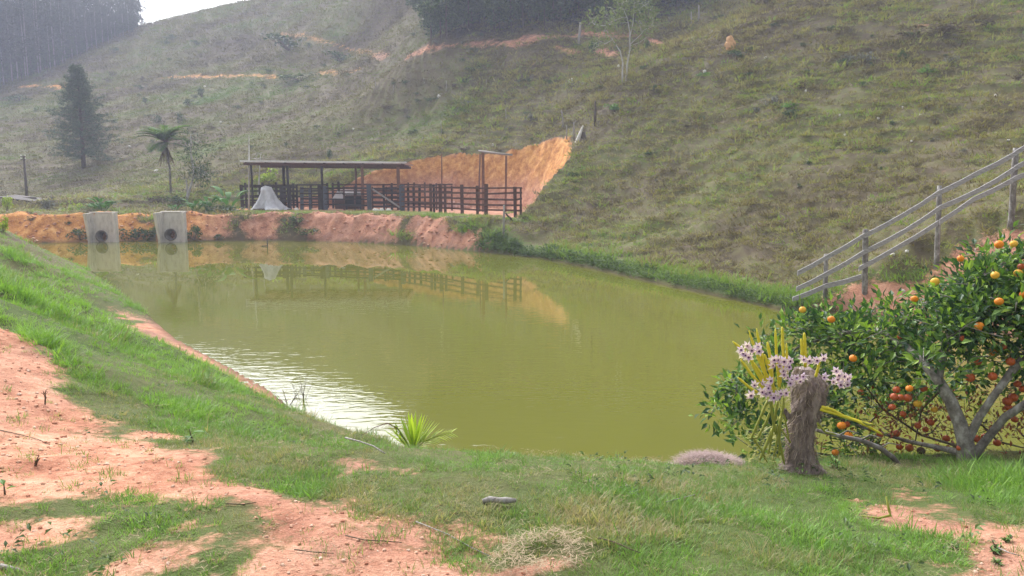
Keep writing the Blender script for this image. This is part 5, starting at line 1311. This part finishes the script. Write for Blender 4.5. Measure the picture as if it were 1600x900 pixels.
def stump_orchid():
    random.seed(9); b = P(1253, 740, SY); b.z = gz(b); r = thing('tree_stump', 'rough fibrous brown stump carrying the flowering orchid', 'stump', b)
    prof = [(748, 1253, 40), (736, 1253, 37), (727, 1253, 31), (716, 1251, 26), (700, 1250, 24), (680, 1251, 22), (660, 1254, 22), (642, 1258, 24), (625, 1261, 27), (608, 1263, 28), (596, 1263, 27), (585, 1260, 21), (575, 1256, 12)]
    m = MB(); n = 40; vs = []; rows = 52
    for j in range(rows):
        t = j / (rows - 1) * (len(prof) - 1); i = min(len(prof) - 2, int(t)); f = t - i
        v = prof[i][0] * (1 - f) + prof[i + 1][0] * f; u = prof[i][1] * (1 - f) + prof[i + 1][1] * f; w = prof[i][2] * (1 - f) + prof[i + 1][2] * f
        c = P(u, v, SY) - b; rr = w * SY / FPX
        for k in range(n):
            a = 2 * math.pi * k / n
            rid = float(fbm(np.array([a * 3.2 + 40 + .6 * math.sin(j * .2)]), np.array([j * .09]), 3, 101)[0]); det = float(fbm(np.array([math.cos(a) * 5 + 9]), np.array([math.sin(a) * 5 + j * .45]), 3, 102)[0])
            lump = float(fbm(np.array([math.cos(a) * 1.6 + 3]), np.array([math.sin(a) * 1.6 + j * .16]), 2, 103)[0])
            q = rr * (1 + .13 * rid + .12 * det + .18 * lump); vs.append((c.x + math.cos(a) * q, c.y + math.sin(a) * q, c.z + .006 * det))
    fs = [(j * n + k, j * n + (k + 1) % n, (j + 1) * n + (k + 1) % n, (j + 1) * n + k) for j in range(rows - 1) for k in range(n)] + [tuple((rows - 1) * n + k for k in range(n))]
    m.add(vs, fs); m.build('trunk', M_STUMP, r)
    f = MB()                                                # loose fibres and bark flakes
    for _ in range(950):
        v = random.uniform(575, 735); w = np.interp(v, [p[0] for p in prof[::-1]], [p[2] for p in prof[::-1]]); u0 = np.interp(v, [p[0] for p in prof[::-1]], [p[1] for p in prof[::-1]]); a = random.uniform(math.pi, 2 * math.pi)
        c = P(u0, v, SY) - b; q = Vector((c.x + math.cos(a) * w * SY / FPX * 1.0, c.y + math.sin(a) * w * SY / FPX * 1.0, c.z))
        loose = v < 640
        f.blade(q, (math.cos(a) * .5 + random.gauss(0, .4), math.sin(a) * .5, random.gauss(0, .6) - .8 if not loose else random.gauss(0, 1)), random.uniform(.02, .10), random.uniform(.002, .009), .3, 2)
    f.build('loose_fibres', M_FIBRE, r, kind='stuff')
    m = MB(); c = P(1232, 652, SY - .1) - b; m.tube([c, c + Vector((-.03, -.01, .04)), c + Vector((-.035, -.03, .07))], [.025, .02, .008], 7); m.build('snag', M_STUMP, r)
    # ---- the orchid itself
    o = thing('orchid', 'orchid with lilac white flowers and yellow canes growing on the stump', 'orchid', b)
    def cane(pts, w, mt=M_CANE, yo=-.12):
        m = MB(); n_ = len(pts); P3 = []
        for i, (x, y) in enumerate(pts):
            u, v = cp_(x, y); P3.append(P(u, v, SY + yo - .02 * math.sin(i)) - b)
        out = []; rad = []
        for i in range(n_ - 1):
            for s in range(5):
                t = s / 5; out.append(P3[i].lerp(P3[i + 1], t)); rad.append(w * (1.0 + .22 * (s % 2)) * (1 - .35 * (i + t) / n_))
        out.append(P3[-1]); rad.append(w * .35)
        m.tube(out, rad, 7); m.build('cane', mt, o, smooth=True)
    for pts in ([(485, 440), (455, 260), (424, 108)], [(500, 420), (430, 250), (386, 118)], [(540, 400), (525, 250), (519, 108)], [(565, 360), (558, 220), (553, 98)], [(580, 340), (575, 180)], [(478, 400), (445, 330), (405, 275)],
                [(505, 380), (495, 260), (478, 175)], [(470, 420), (400, 340), (345, 262)], [(655, 280), (652, 200), (648, 158)], [(670, 300), (668, 200), (664, 128)], [(722, 350), (735, 300), (742, 262)], [(430, 430), (385, 400), (330, 352)],
                [(480, 400), (380, 240), (305, 172)], [(505, 360), (480, 290), (464, 236)], [(495, 420), (465, 340), (440, 240)], [(510, 430), (500, 340), (490, 260)], [(460, 380), (410, 300), (395, 240)], [(545, 380), (540, 300), (530, 240)], [(520, 420), (470, 330), (425, 250)]):
        cane(pts, random.uniform(.0085, .012))
    for pts in ([(505, 500), (470, 580), (430, 655), (375, 662)], [(530, 470), (510, 600), (485, 735)], [(560, 460), (545, 600), (535, 760)], [(480, 470), (440, 560), (395, 665)], [(520, 590), (545, 700), (565, 790)], [(505, 610), (470, 700), (440, 770)],
                [(545, 550), (530, 660), (510, 750)], [(490, 420), (500, 520), (520, 640)], [(560, 420), (560, 520), (590, 680)], [(410, 660), (450, 720), (480, 780)], [(545, 610), (575, 650), (598, 682)]):
        cane(pts, random.uniform(.006, .012), M_CANEG, -.10)
    for pts, w in (([(750, 500), (800, 512), (860, 545), (964, 580), (1020, 592)], .010), ([(745, 512), (830, 538), (930, 572), (985, 600), (1056, 638)], .0105), ([(728, 580), (770, 628), (826, 640)], .008), ([(930, 568), (980, 588), (1025, 590)], .008)):
        cane(pts, w, M_CANE if w > .009 else M_CANEG, -.16)
    f = MB()
    for _ in range(150):
        u, v = cp_(random.gauss(480, 50), random.uniform(600, 790)); q = P(u, v, SY - .02 + random.uniform(-.1, .15)) - b
        f.blade(q, (random.gauss(0, .8), random.gauss(0, .5), random.uniform(-.3, 1.2)), random.uniform(.04, .12), random.uniform(.006, .014), .8, 4)
    f.build('narrow_leaves', LF_YELLOWDULL, o, kind='stuff')
    def flower_mesh(seed):
        random.seed(seed); m = MB()
        for k in range(6):
            a = math.pi / 2 + k * math.pi / 3 + random.uniform(-.15, .15); wide = .019 if k % 2 == 0 else .012; L = random.uniform(.026, .033)
            d = Vector((math.cos(a), 0, math.sin(a))); s_ = Vector((-math.sin(a), 0, math.cos(a))); o_ = Vector((0, random.uniform(.004, .012), 0))
            m.add([Vector((0, 0, 0)), d * L * .5 + s_ * wide * .5 - o_ * .4, d * L + o_, d * L * .5 - s_ * wide * .5 - o_ * .4, d * L * .5 - o_], [(0, 4, 1), (1, 4, 2), (2, 4, 3), (3, 4, 0)], 0)
        rg = [(0, -.004, 0)] + [(math.cos(q) * .0062, -.011, math.sin(q) * .0062 - .001) for q in np.linspace(0, 6.28, 9)[:-1]]
        m.add(rg, [(0, 1 + (k + 1) % 8, 1 + k) for k in range(8)], 1)
        rg2 = [(math.cos(q) * .0062, -.011, math.sin(q) * .0062 - .001) for q in np.linspace(0, 6.28, 9)[:-1]] + [(math.cos(q) * .014, -.014, math.sin(q) * .014 - .002) for q in np.linspace(0, 6.28, 9)[:-1]]
        m.add(rg2, [(k, (k + 1) % 8, 8 + (k + 1) % 8, 8 + k) for k in range(8)], 0)
        return m.mesh('flower', [M_PETAL, M_LIP])
    FM = [flower_mesh(s) for s in range(5)]
    random.seed(8)
    fl = [(375, 190), (345, 215), (365, 240), (384, 252), (352, 234), (398, 215), (430, 195), (436, 220), (512, 262), (500, 290), (543, 290), (560, 272), (530, 262), (590, 270), (582, 302), (573, 350), (595, 382), (558, 338), (607, 362), (642, 370), (662, 350), (625, 356), (478, 408), (460, 378), (492, 368), (468, 435), (490, 428),
          (447, 428), (510, 457), (543, 432), (570, 430), (395, 440), (527, 445), (687, 268), (722, 268), (655, 262), (760, 255), (770, 352), (822, 320), (832, 360), (860, 345), (882, 385), (850, 388), (872, 358), (812, 372), (840, 338), (888, 352), (415, 388), (562, 318), (484, 395)]
    for i, (x, y) in enumerate(fl):
        u, v = cp_(x, y); q = ob('flower', FM[i % 5], o); q.location = P(u, v, SY - .20 - random.uniform(0, .05)) - b
        q.rotation_euler = (random.uniform(-.5, .3), random.uniform(-.6, .6), random.gauss(0, .5)); s = random.uniform(1.0, 1.35); q.scale = (s, s, s)
    m = MB()                                                # thin flower stalks back to the canes
    for i, (x, y) in enumerate(fl):
        if i % 2: continue
        u, v = cp_(x, y); q = P(u, v, SY - .19) - b; u2, v2 = cp_(x + random.uniform(-25, 25), y + random.uniform(20, 55)) if x < 740 else cp_(x - 50, y + 60); e = P(u2, v2, SY - .12) - b
        m.tube([q, q.lerp(e, .5) + Vector((0, 0, .008)), e], .0016, 4, cap=False)
    m.build('flower_stalks', M_CANEG, o, kind='stuff')
LF_YELLOWDULL = mat_leaf('narrow_yellow_leaves', [(.14, .15, .03), (.24, .24, .05), (.34, .32, .07)], trans=.3, rough=.6)
stump_orchid()
def fallen_branch():
    p = P(1280, 674, 5.75); m = MB(); q = [P(1276, 672, 5.7), P(1310, 681, 5.75), P(1345, 688, 5.8), P(1375, 700, 5.85), P(1396, 716, 5.9), P(1412, 736, 5.9)]
    m.tube([a - p for a in q], [.013, .016, .018, .02, .021, .022], 7)
    for i in (1, 2, 3): m.tube([q[i] - p, q[i] - p + Vector((.05, -.03, .05)), q[i] - p + Vector((.14, -.02, .03))], [.007, .005, .003], 5)
    m.build('dead_branch', M_BARKPALE, None, smooth=True, loc=p, label='bare grey branch slanting to the ground right of the stump', cat='branch')
fallen_branch()
def dry_mound():
    random.seed(15); p = P(1107, 735, 6.15); p.z = gz(p); r = thing('dry_grass_mound', 'rounded heap of dry pinkish grass at the water edge left of the stump', 'dry grass', p); m = MB()
    for _ in range(2600):
        a = random.uniform(0, 6.28); t = math.sqrt(random.random()) * random.uniform(.9, 1.15 + .15 * math.sin(a * 3)); q = Vector((math.cos(a) * t * .29, math.sin(a) * t * .21, .11 * math.sqrt(max(0, 1 - t * t))))
        d = Vector((math.cos(a) * t + random.gauss(0, .7), math.sin(a) * t + random.gauss(0, .7), .8)); m.blade(q - d.normalized() * .02, d + Vector((.25, 0, .2)), random.uniform(.05, .12), .0035, 1.0, 2)
    m.build('dry_blades', mat_leaf('pink_dry_grass', [(.28, .20, .19), (.42, .31, .30), (.54, .43, .41)], trans=.15, rough=.9, spec=.1), r, kind='stuff')
    m = MB(); m.blob((0, 0, 0), 1, 16, 8, jit=.05, sq=(.25, .18, .09)); m.build('core', LF_BUSHDRY, r, smooth=True)
dry_mound()

# ------------------------------------------------------------------ young coconut palm on the crest
M_YP = mat_leaf('young_palm_leaf', [(.26, .38, .04), (.40, .50, .06), (.54, .60, .10)], trans=.45, rough=.45)
def young_palm():
    random.seed(2); b = P(646, 708, 6.7); b.z = min(gz(b), b.z) - .02; r = thing('young_palm', 'young yellow green palm seedling with one withered frond on the bank crest', 'young palm', b)
    K = lambda u, v, dy=0: P(u, v, 6.7 + dy) - b
    def frond(path, ll, lw, mats, n, side, name, droop=.1, rad=.007):
        m = MB(); pts = [K(*q) for q in path]; m.tube(pts, [rad, rad * .8, rad * .5, rad * .3][:len(pts)], 5, 1)
        for k in range(n):
            t = (k + .5) / n; s = t * (len(pts) - 1); i = min(len(pts) - 2, int(s)); q = pts[i].lerp(pts[i + 1], s - i); d = (pts[i + 1] - pts[i]).normalized()
            for sg in side:
                u = Vector((0, 0, 1)) - d * d.z; u = u.normalized() if u.length > .1 else Vector((1, 0, 0))
                m.blade(q, d * 1.3 + u * sg * .8 + Vector((0, random.uniform(-.25, .25), 0)), ll * (1 - .45 * abs(t - .4)) * random.uniform(.9, 1.1), lw, .1, 4, 0, droop=droop)
        m.build(name, mats, r)
    m = MB()
    for j in range(24):                                    # pleated young leaf, its ribs spreading like a fan
        t = j / 23; u = 600 + 92 * t; v = 678 - 32 * math.sin(math.pi * (t * .8 + .1)) + random.uniform(-3, 3)
        e = K(u, v, random.uniform(-.05, .05)); s = K(646 + (t - .5) * 10, 702); d = (e - s); m.blade(s, d + Vector((0, 0, .02)), d.length * 1.05, .034, .12, 5, 0)
    m.build('frond', [M_YP, M_YP], r)
    frond([(646, 704), (662, 690), (682, 682), (706, 676)], .11, .018, [M_YP, M_YP], 18, (1, -1), 'frond', .3)
    frond([(645, 704), (628, 690), (618, 676), (622, 668)], .07, .02, [M_YP, M_YP], 6, (1, -1), 'frond')
    frond([(644, 706), (634, 690), (620, 668), (608, 662)], .01, .01, [LF_BROWN, M_TWIG], 2, (1,), 'frond')
    frond([(622, 670), (605, 661), (585, 668), (566, 680)], .075, .008, [LF_BROWNP, LF_BROWNP], 12, (-1, -.4), 'withered_frond', .9, .006)
LF_BROWNP = mat_leaf('withered_leaf', [(.10, .05, .05), (.20, .10, .09), (.28, .17, .14)], trans=.2, rough=.8, spec=.1)
young_palm()
# ------------------------------------------------------------------ small plants, sticks and litter near the viewer
def weed(name, label, cat, u, v, h, nst, lm, seed, spread=.4, lL=.05, Y=None, woody=M_TWIG, nl=8, group=None):
    random.seed(seed); p = hit(u, v) if Y is None else P(u, v, Y); s = p.y / FPX; hh = h * s; r = thing(name, label, cat, p, group=group); m = MB(); f = MB()
    for k in range(nst):
        a = random.uniform(0, 6.28); d = Vector((math.cos(a) * spread, math.sin(a) * spread, 1)); L = hh * random.uniform(.55, 1.05) if k else hh; e = d * L
        mid = e * .5 + Vector((random.gauss(0, .04), random.gauss(0, .04), 0)) * L; m.tube([(0, 0, -.02), mid, e], [.006, .004, .002], 4, cap=False)
        for i in range(nl):
            t = random.uniform(.2, 1); q = mid * 2 * t if t < .5 else mid.lerp(e, t * 2 - 1); b = random.uniform(0, 6.28)
            if lm: f.leaf(q, (math.cos(b), math.sin(b), random.uniform(-.1, .7)), (0, 0, 1), lL * random.uniform(.6, 1.2), lL * .35)
            elif i < 3: w2 = Vector((math.cos(b), math.sin(b), .8)) * L * .22; m.tube([q, q + w2], [.003, .0015], 4, cap=False)
    m.build('stems', woody, r)
    if lm: f.build('leaves', lm, r)
weed('weed_plant', 'small upright weed at the water edge by the dirt shore', 'weed', 381, 556, 26, 2, LF_BUSH, 1, .12, .10)
weed('weed_plant', 'small leafy weed right of the bare twigs at the waterline', 'weed', 513, 655, 22, 3, LF_BUSH, 2, .25, .06)
weed('twiggy_plant', 'leafless twiggy plant standing before the bright water', 'dry plant', 474, 642, 54, 7, None, 3, .35)
weed('twiggy_plant', 'low dry brushwood at the shore left of the taller twigs', 'dry plant', 450, 636, 34, 7, None, 33, .8)
weed('weed_plant', 'thin dark weed right of the young palm', 'weed', 708, 702, 44, 3, LF_BUSHDRY, 4, .12, .03)
weed('weed_plant', 'short spiky weed with two broad blades beside the clay path', 'weed', 303, 692, 26, 2, LF_BRIGHT, 5, .25, .12, nl=3)
weed('weed_plant', 'single upright leaf shoot at the left edge of the grass', 'weed', 8, 772, 18, 1, LF_BRIGHT, 6, .1, .08, nl=3)
weed('weed_plant', 'pale leafy weed at the stump foot', 'weed', 1306, 738, 24, 4, LF_BRIGHT, 7, .5, .05, Y=5.6)
weed('dry_weed', 'small dry brown weed standing on the clay path', 'weed', 54, 727, 13, 5, None, 8, .8)
weed('dry_weed', 'small thin dry stalk above the upper clay patch', 'weed', 70, 632, 22, 2, None, 88, .1)
for i, (u, v, h) in enumerate(((1148 + 412, 862, 20), (1490, 858, 14), (1572, 846, 14), (1560, 882, 10), (1556, 866, 16))):
    weed('grass_tuft', 'small dark green tuft on the right bare clay', 'grass tuft', u, v, h * .7, 6, LF_BRIGHT, 60 + i, .9, .028, group='tufts on the right clay patch', nl=5)
def on_ground(name, label, cat, pts, w, mt, dz=.01, group=None, n=6):
    q = [hit(u, v) for u, v in pts]; p = q[0].copy(); m = MB(); m.tube([a - p + Vector((0, 0, dz)) for a in q], [w * (1 - .5 * i / len(q)) for i in range(len(q))], n)
    return m.build(name, mt, None, smooth=True, loc=p, label=label, cat=cat, group=group)
def log_():
    p = hit(780, 789); m = MB(); m.tube([(-.085, 0, .02), (-.05, .006, .028), (0, -.003, .026), (.04, -.004, .026), (.085, .01, .02)], [.012, .017, .016, .018, .010], 8)
    m.build('wood_chunk', M_PALEWOOD, None, smooth=True, loc=p, label='short pale piece of wood lying in the middle of the grass', cat='wood')
log_()
on_ground('dry_stalk', 'long pale dry stalk arching over the grass left of the palm seedling', 'stalk', [(540, 700), (562, 706), (584, 714), (602, 726)], .006, M_PALEWOOD, .07)
on_ground('stick', 'long thin dark stick on the clay path, lower middle', 'stick', [(540, 840), (570, 847), (605, 849), (628, 851)], .0032, M_TWIG)
on_ground('stick', 'curved dark stick on the clay path above the small tuft', 'stick', [(460, 862), (490, 866), (522, 868)], .0032, M_TWIG)
on_ground('stick', 'pale stalk running along the edge of the clay path and grass', 'stick', [(650, 818), (700, 838), (735, 858), (765, 872)], .0032, M_PALEWOOD)
on_ground('stick', 'thin root crossing the clay at the far left', 'stick', [(-6, 672), (30, 680), (60, 688), (78, 696)], .0032, M_TWIG, .006)
on_ground('stick', 'short dark stick on the upper clay path near its bend', 'stick', [(352, 790), (380, 791), (400, 788)], .0032, M_TWIG)
on_ground('stick', 'grey stick lying in the very bottom left corner', 'stick', [(-10, 886), (12, 890), (34, 896)], .012, M_PALEWOOD)
on_ground('stick', 'forked dry twig lying on the grass right of the middle', 'stick', [(1040, 793), (1062, 787), (1085, 781)], .0032, M_PALEWOOD, .03)
on_ground('stick', 'long brown twig in the grass right of the straw ring', 'stick', [(935, 850), (960, 857), (985, 868), (1000, 874)], .0032, M_TWIG, .03)
on_ground('stick', 'pale bent stalk beside the right clay patch', 'stick', [(1560, 866), (1575, 873), (1592, 878)], .0032, M_PALEWOOD, .03)
def yellow_cane():
    p = hit(1390, 814); m = MB(); m.tube([(-.14, .02, .02), (-.06, 0, .015), (0, 0, .03), (.0, .01, .05), (-.012, .03, .12)], [.004, .006, .008, .008, .005], 6)
    m.build('yellow_cane', M_CANEG, None, smooth=True, loc=p, label='broken yellow cane lying on the grass by the right clay patch', cat='cane')
yellow_cane()
on_ground('root_snag', 'dark root sticking out of the left dirt shore', 'root', [(352, 562), (366, 567), (382, 574), (394, 577)], .03, M_TWIG, .04)
on_ground('root_snag', 'thin dark driftwood along the left dirt shore', 'root', [(310, 545), (325, 553), (338, 556)], .03, M_TWIG, .03)
# grey green fleshy leaves at the right edge behind the orange tree
def agave():
    random.seed(3); p = P(1606, 345, 19.4); p.z = gz(p) ; p.z = min(p.z, P(1606, 350, 19.4).z); r = thing('fleshy_plant', 'grey green broad flat leaves at the right edge above the orange tree', 'plant', p)
    for u0, v0, u1, v1, w in ((1640, 345, 1578, 336, .24), (1640, 330, 1586, 312, .18), (1640, 350, 1590, 350, .16), (1620, 350, 1610, 300, .16)):
        a = P(u0, v0, 19.2) - p; e = P(u1, v1, 19.2) - p; m = MB(); m.blade(a, e - a, (e - a).length, w, .05, 6); m.build('leaf', M_AGAVE, r)
M_AGAVE = mat_simple('grey_green_leaf', (.10, .16, .13), (.16, .24, .19), 4, .5)
agave()

# ------------------------------------------------------------------ litter: straw, clods, pebbles
def straw_proto(seed):
    random.seed(seed); m = MB()
    for _ in range(7):
        a = random.uniform(0, 6.28); q = Vector((random.gauss(0, .03), random.gauss(0, .03), .006)); d = Vector((math.cos(a), math.sin(a), random.uniform(-.05, .3))); m.blade(q, d, random.uniform(.02, .055), random.uniform(.002, .005), .2, 2)
    return m.mesh('straw', M_STRAW)
def clod_proto(seed):
    random.seed(seed); m = MB(); m.blob((0, 0, .2), 1, 6, 4, jit=.25, sq=(1, .8, .55)); return m.mesh('clod', M_CLOD)
M_STRAW = mat_leaf('straw', [(.20, .14, .09), (.30, .22, .14), (.40, .32, .21), (.24, .17, .11)], inst=True, trans=.1, rough=.9, spec=.1)
M_CLOD = mat_leaf('clods', [(.36, .16, .10), (.48, .25, .16), (.58, .35, .24), (.64, .47, .36)], inst=True, trans=0, rough=.95, spec=.1, isl=False)
x, y = wedge(16000, 2.6, 14); bv = bil(bare, x, y); ok = (bil(SD, x, y) > .3)
patch = fbm(x * 1.3, y * 1.3, 3, 110)
ring = np.zeros(len(x))
for hx, hy, hr in [(*onz(850, 872, 2.08), .16)]:
    ring = np.maximum(ring, np.exp(-((np.hypot(x - hx, y - hy) - hr) / .07) ** 2))
ok &= RNG.random(len(x)) < np.clip(.06 + .35 * sstep(.15, .5, patch) + ring, 0, 1)
x2, y2, b2 = x[ok], y[ok], bv[ok]
scatter('straw_litter', np.stack([x2, y2, H(x2, y2) + .012 + .03 * (b2 < .3)], 1), RNG.uniform(.6, 1.2, len(x2)) * np.clip(np.hypot(x2, y2) / 6, .8, 2), RNG.uniform(0, 6.28, len(x2)), [straw_proto(i) for i in range(4)], RNG.random(len(x2)), kind='stuff')
hx, hy = onz(850, 872, 2.08); n = 110; a = RNG.uniform(0, 6.28, n); rr = .155 + RNG.normal(0, .03, n)
x2, y2 = hx + np.cos(a) * rr, hy + np.sin(a) * rr * .9
scatter('straw_ring', np.stack([x2, y2, H(x2, y2) + .03 + RNG.uniform(0, .03, n)], 1), RNG.uniform(.7, 1.3, n), RNG.uniform(0, 6.28, n), [straw_proto(i) for i in range(4)], RNG.uniform(.4, .8, n), kind='stuff')
x, y = wedge(20000, 2.6, 16); bv = bil(bare, x, y); ok = (bv > .45) & (bil(SD, x, y) > .1); x, y = x[ok], y[ok]
scatter('clay_clods', np.stack([x, y, H(x, y)], 1), (.003 + .010 * RNG.random(len(x)) ** 4) * np.clip(np.hypot(x, y) / 4, 1, 2.2), RNG.uniform(0, 6.28, len(x)), [clod_proto(i) for i in range(4)], RNG.random(len(x)), kind='stuff')
x = RNG.uniform(-36, -1, 9000); y = RNG.uniform(38, 52, 9000); sdv = bil(SD, x, y); ok = (sdv > .05) & (sdv < 2.1) & (bil(bare, x, y) > .35); x, y = x[ok], y[ok]
scatter('bank_clods', np.stack([x, y, H(x, y)], 1), .03 + .11 * RNG.random(len(x)) ** 4, RNG.uniform(0, 6.28, len(x)), [clod_proto(i) for i in range(4)], RNG.random(len(x)) * .8, kind='stuff')
# small broad weeds through the near turf
x, y = wedge(900, 2.6, 13); ok = (bil(SD, x, y) > .5) & (bil(bare, x, y) < .55) & (fbm(x * .9, y * .9, 3, 130) > -.05); x, y = x[ok], y[ok]
scatter('small_weeds', np.stack([x, y, H(x, y) + .01], 1), RNG.uniform(.2, .42, len(x)), RNG.uniform(0, 6.28, len(x)), [sprig(40 + i, 7) for i in range(4)], RNG.uniform(.2, 1, len(x)), kind='stuff')
x, y = wedge(2600, 2.6, 8); bb = bil(bare, x, y); ok = (bb > .5) & (RNG.random(len(x)) < .55); x, y = x[ok], y[ok]
scatter('path_tufts', np.stack([x, y, H(x, y)], 1), RNG.uniform(.3, .8, len(x)), RNG.uniform(0, 6.28, len(x)), near_pr, RNG.uniform(.15, .8, len(x)), kind='stuff')
# leaves and straw floating near the banks
x = RNG.uniform(-20, 12, 5000); y = RNG.uniform(9, 47, 5000); sdv = bil(SD, x, y); ok = (sdv < -.15) & (RNG.random(5000) < np.clip(.02 + .5 * np.exp(sdv / .5), 0, 1)); x, y = x[ok], y[ok]
scatter('floating_litter', np.stack([x, y, x * 0 + .004], 1), RNG.uniform(.5, 1.3, len(x)), RNG.uniform(0, 6.28, len(x)), [straw_proto(80 + i) for i in range(3)], RNG.random(len(x)), kind='stuff')
# rough grass along the top of the far bank and round the yard
x = RNG.uniform(-45, 1.5, 26000); y = RNG.uniform(42, 70, 26000); sdv = bil(SD, x, y); bv = bil(bare, x, y)
ok = (sdv > .4) & (bv + fbm(x * .9, y * .9, 3, 120) * .4 < .4) & (bil(CD, x, y) < .8); x, y = x[ok], y[ok]
scatter('bank_top_grass', np.stack([x, y, H(x, y)], 1), np.stack([RNG.uniform(.6, 1.4, len(x))] * 2 + [RNG.uniform(.3, .9, len(x))], 1), RNG.uniform(0, 6.28, len(x)), hill_pr, np.clip(.72 + fbm(x * .4, y * .4, 3, 121) * .5 + RNG.normal(0, .1, len(x)), 0, 1), kind='stuff')



# ------------------------------------------------------------------ haze
def haze():
    t = NT('haze_air'); p = t.n('ShaderNodeVolumePrincipled')
    p.inputs['Color'].default_value = (.74, .79, 1, 1); p.inputs['Density'].default_value = HAZE_DENSITY; p.inputs['Anisotropy'].default_value = .1
    t.l(p.outputs[0], t.out.inputs['Volume'])
    m = MB(); x0, x1, y0, y1, z0, z1 = -330, 330, -20, 440, min(float(ZG.min()), -1) - 1.2, float(ZG.max()) + 13
    m.add([(a, b, c) for c in (z0, z1) for b in (y0, y1) for a in (x0, x1)], [(0, 2, 3, 1), (4, 5, 7, 6), (0, 1, 5, 4), (2, 6, 7, 3), (0, 4, 6, 2), (1, 3, 7, 5)])
    m.build('haze', t.m, kind='stuff')
haze()
